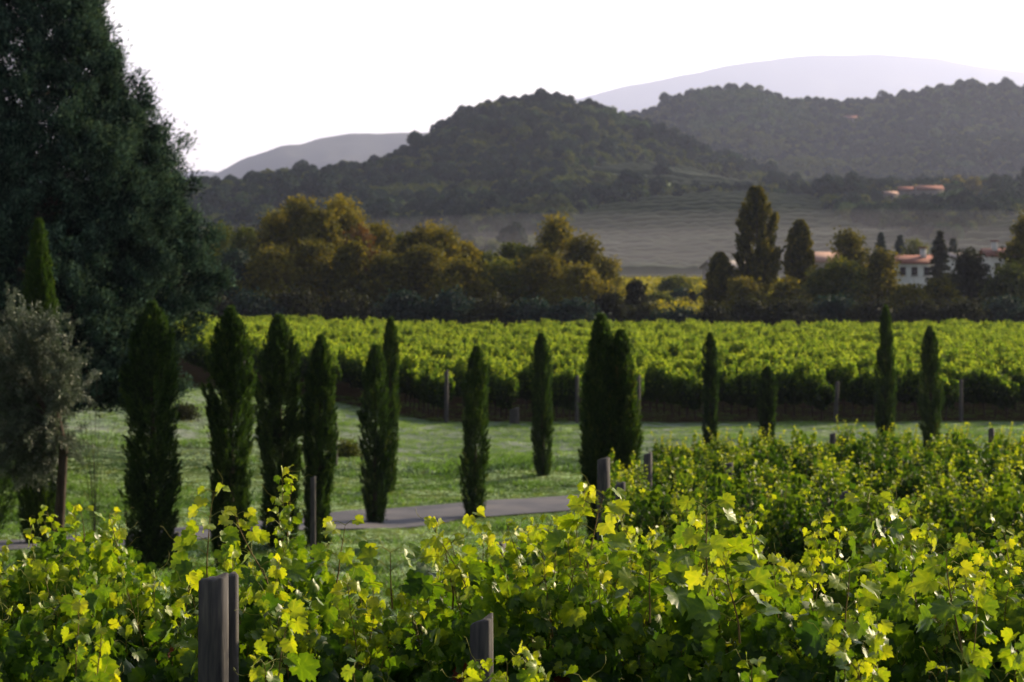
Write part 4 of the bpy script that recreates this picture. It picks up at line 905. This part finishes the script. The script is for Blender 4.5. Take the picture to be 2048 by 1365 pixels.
# far mountains
def mountain(name, prof, D, depth, seed):
    X_ = [a for a, b in prof]; Y_ = [b for a, b in prof]; pxs = np.linspace(min(X_), max(X_), 300); ds = np.linspace(-1, 1, 41)
    yy = np.interp(pxs, X_, Y_); z = (HY - yy) * D / F
    A_, B_ = np.meshgrid(pxs, ds); sh = np.clip(1 - np.abs(B_) ** 1.4, 0, 1)
    d = D + B_ * depth; Z_ = z[None] * sh + (fbm(at(A_, d), d, 1 / (D * .035), 5) - .5) * D * .014 * (.30 + np.clip(np.abs(B_) * 3, 0, 1)) - 5
    tag(grid_mesh(name, A_ * 0 + at(A_, d), d, Z_, M['mount']), kind='structure')
mountain('mountain', [(-1500, 470), (200, 430), (360, 382), (420, 352), (480, 325), (560, 296), (640, 276), (700, 268), (830, 262), (950, 262), (1100, 290), (1500, 420), (1800, 520)], 7500, 1300, 1)
mountain('mountain', [(-1500, 400), (0, 372), (330, 345), (390, 339), (430, 344), (480, 360), (900, 420), (1400, 500)], 12000, 1500, 2)
mountain('mountain', [(900, 300), (1100, 215), (1180, 190), (1260, 170), (1350, 156), (1430, 138), (1520, 122), (1640, 112), (1760, 110), (1880, 118), (1980, 134), (2100, 150), (2600, 200), (3500, 400)], 21000, 2500, 3)

# ------------------------------------------------------------------ houses
def house(px, ybase_d, wm, dm, hw, hr, rot, wall, roof, label, wins=(), chim=None, name='house', over=.5, zoff=0.0, z=None, cat='house', group=None):
    d = ybase_d; x = at(px, d); z0 = (float(Zg(x, d)) if d < 520 else float(hill_z(np.array([px]), np.array([d]))[0])) if z is None else z
    root = empty(name, (x, d, z0 + zoff), rot); a, b = wm / 2, dm / 2
    v = [(-a, -b, -4.5), (a, -b, -4.5), (a, b, -4.5), (-a, b, -4.5), (-a, -b, hw), (a, -b, hw), (a, b, hw), (-a, b, hw), (-a, 0, hw + hr * .92), (a, 0, hw + hr * .92)]
    MB().add(v, [np.array([(0, 1, 5, 4), (2, 3, 7, 6)]), np.array([(1, 2, 6), (1, 6, 5), (3, 0, 4), (3, 4, 7), (5, 6, 9), (7, 4, 8)])]).build('wall', wall, root)
    s = hr / b; t = .22; rv = []
    for sg in (-1, 1):
        rv += [(-a - over, sg * (b + over), hw - over * s), (a + over, sg * (b + over), hw - over * s), (a + over, 0, hw + hr), (-a - over, 0, hw + hr)]
    top = np.array(rv) + [0, 0, t]; bot = np.array(rv) + [0, 0, .01]
    mbr = MB()
    for o_ in (0, 4):
        V = np.vstack([bot[o_:o_ + 4], top[o_:o_ + 4]]); mbr.add(V, np.array([(0, 1, 2, 3), (4, 7, 6, 5), (0, 4, 5, 1), (1, 5, 6, 2), (3, 2, 6, 7), (0, 3, 7, 4)]))
    rf = mbr.build('roof', roof, root)
    if chim is not None:
        cb = MB().add(*box(chim - .35, chim + .35, -.4 - b * .3, .4 - b * .3, hw + hr * .4, hw + hr + 1.1)); cb.build('chimney', wall, rf)
        cb = MB().add(*box(chim - .5, chim + .5, -.55 - b * .3, .55 - b * .3, hw + hr + 1.1, hw + hr + 1.3)); cb.build('chimney_cap', roof, rf)
    for (wx, wz, ww, wh) in wins:
        fr = MB().add(*box(wx - ww / 2 - .1, wx + ww / 2 + .1, -b - .06, -b + .02, wz - .1, wz + wh + .1)).build('window', wall, root)
        MB().add(*box(wx - ww / 2, wx + ww / 2, -b - .10, -b - .05, wz, wz + wh)).build('shutter', M['shutter'], fr)
        MB().add(*box(wx - ww / 2 - .15, wx + ww / 2 + .15, -b - .16, -b - .055, wz - .18, wz - .105)).build('sill', M['stone'], fr)
    tag(root, label, cat, group); return root
dW = 330; zW = -(562 - HY) / F * dW
house(1806, dW, 7.4, 6, 2.4, .9, .06, M['white'], M['roof'], 'white house with red tiled roof and dark shuttered windows behind the golden tree', wins=[(-.7, .75, .8, 1.1), (.9, .75, .8, 1.1), (2.6, .75, .8, 1.1), (-2.6, .75, .8, 1.1)], chim=2.6, z=zW)
house(1908, dW + 18, 3.4, 5, 3.0, .8, .5, M['white'], M['stone'], 'white gabled house end behind the tall dark conifer', z=zW, wins=[(0, .9, .8, 1.0)])
house(2035, dW + 6, 9, 6, 3.4, .9, -.04, M['white'], M['roof'], 'white house with reddish roof and chimney near the right border', wins=[(-3.2, 1.4, .8, 1.1), (0, 1.4, .8, 1.1)], chim=-3.3, z=zW)
house(1455, 400, 6.5, 6, 3.0, 1.0, .3, M['stone'], M['stone'], 'grey house half hidden between the vase-shaped tree and the tallest poplar', z=-1.8, wins=[(0, .9, .8, 1.1)])
house(1640, 360, 7, 6, 3.0, 1.2, 0, M['stone'], M['roof_pale'], 'low farm building with a pale orange roof right of the second poplar', z=-1.0, wins=[(0, .9, .8, 1.1)])
def hz(px, d): return float(hill_z(np.array([float(px)]), np.array([float(d)]))[0])
house(1857, 985, 10.5, 8, 3.8, 1.6, .05, M['stone'], M['roof'], 'largest red-roofed farmhouse on the wooded hill shelf', z=hz(1850, 985) + .6, wins=[(-3, 1.2, .9, 1.3), (0, 1.2, .9, 1.3), (3, 1.2, .9, 1.3)])
house(1815, 990, 7, 6, 3.8, 1.4, -.1, M['stone'], M['roof'], 'smaller red-roofed wing just left of the largest farmhouse', z=hz(1812, 990) + .6, wins=[(0, 1.2, .9, 1.3)])
house(1780, 965, 4.8, 4.5, 2.2, 1.0, .2, M['stone'], M['roof_pale'], 'low outbuilding with pale sunlit roof at the left end of the farm', z=hz(1780, 965) + 1.5, wins=[(0, .6, .8, 1.0)])
house(2025, 960, 5.5, 5, 2.4, .9, -.2, M['stone'], M['roof_pale'], 'small pale-roofed building near the right border on the hill shelf', z=hz(2025, 960), wins=[(0, .6, .8, 1.0)])
dH = min(np.arange(1920, 2240, 5.), key=lambda q: abs(HY - F * (hz(1700, q) + 3.5) / q - 244))
house(1700, dH, 13, 9, 3.2, 2.2, .1, M['stone'], M['roof'], 'remote red-roofed house high on the right hill', z=hz(1700, dH) + 3.6, wins=[(-4, 1, 1.2, 1.4), (0, 1, 1.2, 1.4), (4, 1, 1.2, 1.4)])
# long terrace wall below farmhouse
root = empty('garden_wall', (at(1872, 960), 960, hz(1872, 960))); MB().add(*box(-6, 7, -.3, .3, -1, 1.6)).build('wall', M['stone'], root)
MB().add(*box(-6.2, 7.2, -.4, .4, 1.6, 1.8)).build('coping', M['white'], root); tag(root, 'long low pale wall below the largest farmhouse', 'wall')
# trees around the farm on the shelf
rng2 = np.random.RandomState(91)
FT = [(1745, 372, GR, 'leafy tree left of the farm outbuilding'), (1760, 362, DK, 'dark tree left behind the farm'), (1795, 366, GR, 'tree between outbuilding and wing of the farm'), (1838, 372, G, 'golden tree peeping over the farmhouse roof'), (1890, 360, G, 'golden tree at the right end of the farmhouse'), (1915, 352, G, 'tallest golden tree right of the farmhouse'),
      (1945, 355, G, 'rounded golden tree in the middle right of the farm shelf'), (1970, 362, DK, 'dark tree behind the rounded golden one'), (1992, 362, G, 'sloping golden tree near the small pale-roofed building'), (1720, 380, GR, 'round tree at the left end of the farm shelf'), (1822, 398, DK, 'dark bush hiding the front of the farm wing'), (1950, 392, RE, 'reddish bush on the bank below the golden trees'), (2045, 385, GR, 'tree at the right border on the farm shelf'), (1690, 385, GR, 'shrubby tree above the hillside vineyard')]
for i, (px, y, mt, lb) in enumerate(FT):
    d = 1000 + (i % 3) * 12 if i not in (10, 11) else 945
    broad_tree(px, y, 46, d, mt, lb, 700 + i, nl=70, leaf=.75, z0=hz(px, d) - 1, group='trees around the hill farm')
broad_tree(1325, 322, 42, 1120, BL, 'round grey bush on the hill terrace', 720, nl=80, leaf=.7, z0=hz(1325, 1120) - 1, cat='bush', name='bush', shape='bush', group='bushes on the hill terrace')
broad_tree(1275, 345, 40, 1105, BL, 'lower grey-green bush left of the round terrace bush', 721, nl=80, leaf=.7, z0=hz(1275, 1105) - 1, cat='bush', name='bush', shape='bush', group='bushes on the hill terrace')

# ------------------------------------------------------------------ parked car seen through the gap
def car(px, d, z, rz):
    root = empty('car', (at(px, d), d, z), rz)
    prof = np.array([(-2.1, .35), (-2.15, .75), (-1.9, .92), (-1.2, .98), (-.65, 1.42), (.75, 1.45), (1.35, 1.0), (2.0, .9), (2.12, .6), (2.1, .35)])
    st = []; 
    for yy, s in ((-.82, .94), (-.74, 1.0), (.74, 1.0), (.82, .94)): st.append(np.column_stack([prof[:, 0] * (1 if s == 1 else .985), np.full(10, yy), .35 + (prof[:, 1] - .35) * s]))
    V = np.vstack(st); q = np.array([(r * 10 + i, r * 10 + (i + 1) % 10, (r + 1) * 10 + (i + 1) % 10, (r + 1) * 10 + i) for r in range(3) for i in range(10)])
    MB().add(V, [q, np.array([list(range(9, -1, -1)), list(range(30, 40))])]).build('body', M['white'], root)
    for sy in (-1, 1):
        MB().add(np.array([(-1.05, sy * .83, 1.0), (-.6, sy * .80, 1.36), (.7, sy * .80, 1.38), (1.15, sy * .83, 1.02), (-1.05, sy * .80, 1.0), (-.6, sy * .77, 1.36), (.7, sy * .77, 1.38), (1.15, sy * .80, 1.02)]), np.array([(0, 1, 2, 3), (4, 7, 6, 5), (0, 4, 5, 1), (2, 6, 7, 3)])).build('window', M['shutter'], root)
        for xx in (-1.3, 1.3):
            v, f = tube([[xx, sy * .66, .33], [xx, sy * .70, .33], [xx, sy * .86, .33]], [.3, .33, .32], 16); MB().add(v, f).build('wheel', M['shutter'], root)
    tag(root, 'pale car just visible beyond the lit vines in the gap', 'car')
car(1262, 425, float(Zg(at(1262, 425), 425)) + .02, .3)

# ------------------------------------------------------------------ grass
def tuft(seed, n=22, dew=0.0, mt='grass_blade', hs_=1.0):
    rng = np.random.RandomState(seed); mb = MB()
    for q in range(n):
        a = rng.rand() * 6.28; r = rng.rand() ** .5 * .22; b = np.array([math.cos(a) * r, math.sin(a) * r, -.02]); h = rng.uniform(.03, .09) * hs_; ln = rng.normal(0, .085, 2); w_ = rng.uniform(.006, .011)
        t = rng.rand() * 6.28; sx = np.array([math.cos(t) * w_, math.sin(t) * w_, 0]); m_ = b + [ln[0] * .4, ln[1] * .4, h * .6]; e = b + [ln[0], ln[1], h]
        mb.add([b - sx, b + sx, m_ + sx * .8, m_ - sx * .8, e], [np.array([(0, 1, 2, 3)]), np.array([(3, 2, 4)])], float(np.clip(rng.normal(.4 + dew, .18), 0, 1)))
    return bare('grass_source', mb.mesh('grass_source', M[mt]))
def gm(nm, cols): M[nm] = foliage(nm, cols, 0.5, (1.6, 1.7, 1.0), .6, .3, .3)
gm('grass_lush', [(.05, .10, .018), (.09, .165, .03), (.16, .26, .045)])
gm('grass_dewy', [(.24, .34, .27), (.38, .48, .41), (.54, .62, .57)])
gm('grass_dry', [(.09, .11, .03), (.15, .17, .05), (.22, .24, .08)])
tp = [tuft(s) for s in range(3)] + [tuft(s + 10, 24, 0, 'grass_lush', 1.5) for s in range(3)] + [tuft(s + 20, 22, 0, 'grass_dewy', .8) for s in range(3)] + [tuft(30, 14, 0, 'grass_dry', 1.2)]
rng2 = np.random.RandomState(15); n_ = 42000
yy = np.sqrt(rng2.uniform(34 ** 2, 104 ** 2, n_)); xx = rng2.uniform(-.225, .235, n_) * yy
keep = (np.abs(road_d(xx, yy)) > 1.72 + rng2.normal(0, .16, n_)) & ~((xx > at(1260, yy)) & (yy < 52)) & ~((yy > 91.5 + 2.5 * (vnoise(xx, yy, .9) - .3)) & (rng2.rand(n_) < .35))
xx, yy = xx[keep], yy[keep]; rd = road_d(xx, yy)
n1 = fbm(xx * .55, yy * 1.5, .30, 4); n2 = fbm(xx * .5 + 40, yy * 1.6 + 9, .22, 4)
bank = np.exp(-((rd - 9.5) / 4.0) ** 2)                        # lush belt on the bank beyond the road
dewp = np.clip(.10 + .85 * sst(77, 83, yy) - .5 * bank + 2.3 * (n2 - .5) + .35 * np.exp(-((rd - 3.2) / 2.2) ** 2) - .6 * sst(-4, -9, xx) * (yy < 88), 0, 1)
lushp = np.clip(.15 + .45 * bank + 3.0 * (n1 - .5), 0, 1) * (1 - .8 * sst(80, 86, yy))
u = rng2.rand(len(xx)); pi = np.where(u < dewp, rng2.randint(6, 9, len(xx)), np.where(rng2.rand(len(xx)) < lushp, rng2.randint(3, 6, len(xx)), np.where(rng2.rand(len(xx)) < .05, 9, rng2.randint(0, 3, len(xx)))))
sN = (.5 + .9 * n1) * (1 + .6 * (pi >= 3) * (pi < 6) * lushp) * rng2.uniform(.7, 1.35, len(xx)) * np.where(yy > 82, .8, 1) * np.where((rd > -6.5) & (rd < 3), .42, 1)
tag(scatter('grass', np.column_stack([xx, yy, Zg(xx, yy)]), sN, rng2.rand(len(xx)) * 6.28, pi, tp), 'dewy meadow grass on the bank on both sides of the road', 'grass', kind='stuff')
# a few taller weeds on the bank
for i, (px, y, lb) in enumerate([(690, 905, 'clump of weeds at the foot of the lone meadow stake'), (365, 830, 'small dark shrub between the two left cypresses')]):
    d = solve(px, y + 8); broad_tree(px, y - 12, 50, d, M['tree_dark'] if i else M['tree_green'], lb, 740 + i, nl=50, leaf=.07, cat='weed clump', name='weed_clump', shape='bush', group='weeds in the meadow')

drop_unused(mid + fieldp)
for o in bpy.data.objects:
    if 'used' in o: del o['used']

# ------------------------------------------------------------------ haze
def vol_box(name, x0, x1, y0, y1, z0, z1, dens, col, label, aniso=0.0):
    m = bpy.data.materials.new(name); m.use_nodes = True; n = m.node_tree; n.nodes.clear()
    out = n.nodes.new('ShaderNodeOutputMaterial'); pv = n.nodes.new('ShaderNodeVolumePrincipled'); pv.inputs['Color'].default_value = (*col, 1)
    pv.inputs['Density'].default_value = dens; pv.inputs['Anisotropy'].default_value = aniso; n.links.new(pv.outputs[0], out.inputs['Volume'])
    o = MB().add(*box(x0, x1, y0, y1, z0, z1)).build(name, m); tag(o, label, name, kind='stuff'); return o
vol_box('haze', -17000, 17000, -90, 24500, -14, 1990, .000075, (.58, .65, .98), 'thin bluish haze softening the hills and mountains', .5)

def mist_bank(cx, cy, cz, rx, ry, rz, dens, label):
    th = np.linspace(0, PI, 17); ph = np.linspace(0, 2 * PI, 33)[:-1]; V = np.stack([np.outer(np.sin(th), np.cos(ph)) * rx + cx, np.outer(np.sin(th), np.sin(ph)) * ry + cy, np.outer(np.cos(th), np.ones(32)) * rz + cz], -1).reshape(-1, 3)
    i = np.arange(16)[:, None] * 32; j = np.arange(32)[None]; q = np.stack([i + j, i + 32 + j, i + 32 + (j + 1) % 32, i + (j + 1) % 32], -1).reshape(-1, 4)
    m = bpy.data.materials.new('mist'); m.use_nodes = True; n = m.node_tree; n.nodes.clear(); out = n.nodes.new('ShaderNodeOutputMaterial')
    pv = n.nodes.new('ShaderNodeVolumePrincipled'); pv.inputs['Color'].default_value = (.84, .83, 1.0, 1); pv.inputs['Density'].default_value = dens; n.links.new(pv.outputs[0], out.inputs['Volume'])
    tag(MB().add(V, q).build('mist', m), label, 'mist', 'layers of valley mist', 'stuff')
for k_, (rz_, dn_, ry_, cx_, lb_) in enumerate([(9, .0011, 200, 80, 'lowest and densest layer of pale mist at the valley floor'), (12, .0006, 205, 95, 'second layer of pale mist above the valley floor'), (15, .0004, 215, 85, 'third thin layer of mist before the hillside vineyard'), (19, .0004, 225, 100, 'fourth faint mist layer across the hillside vineyard rows'), (24, .0003, 240, 90, 'highest and faintest veil of mist before the hill')]):
    mist_bank(cx_, 700 + k_ * 6, -5, 250 + 12 * k_, ry_, rz_, dn_, lb_)
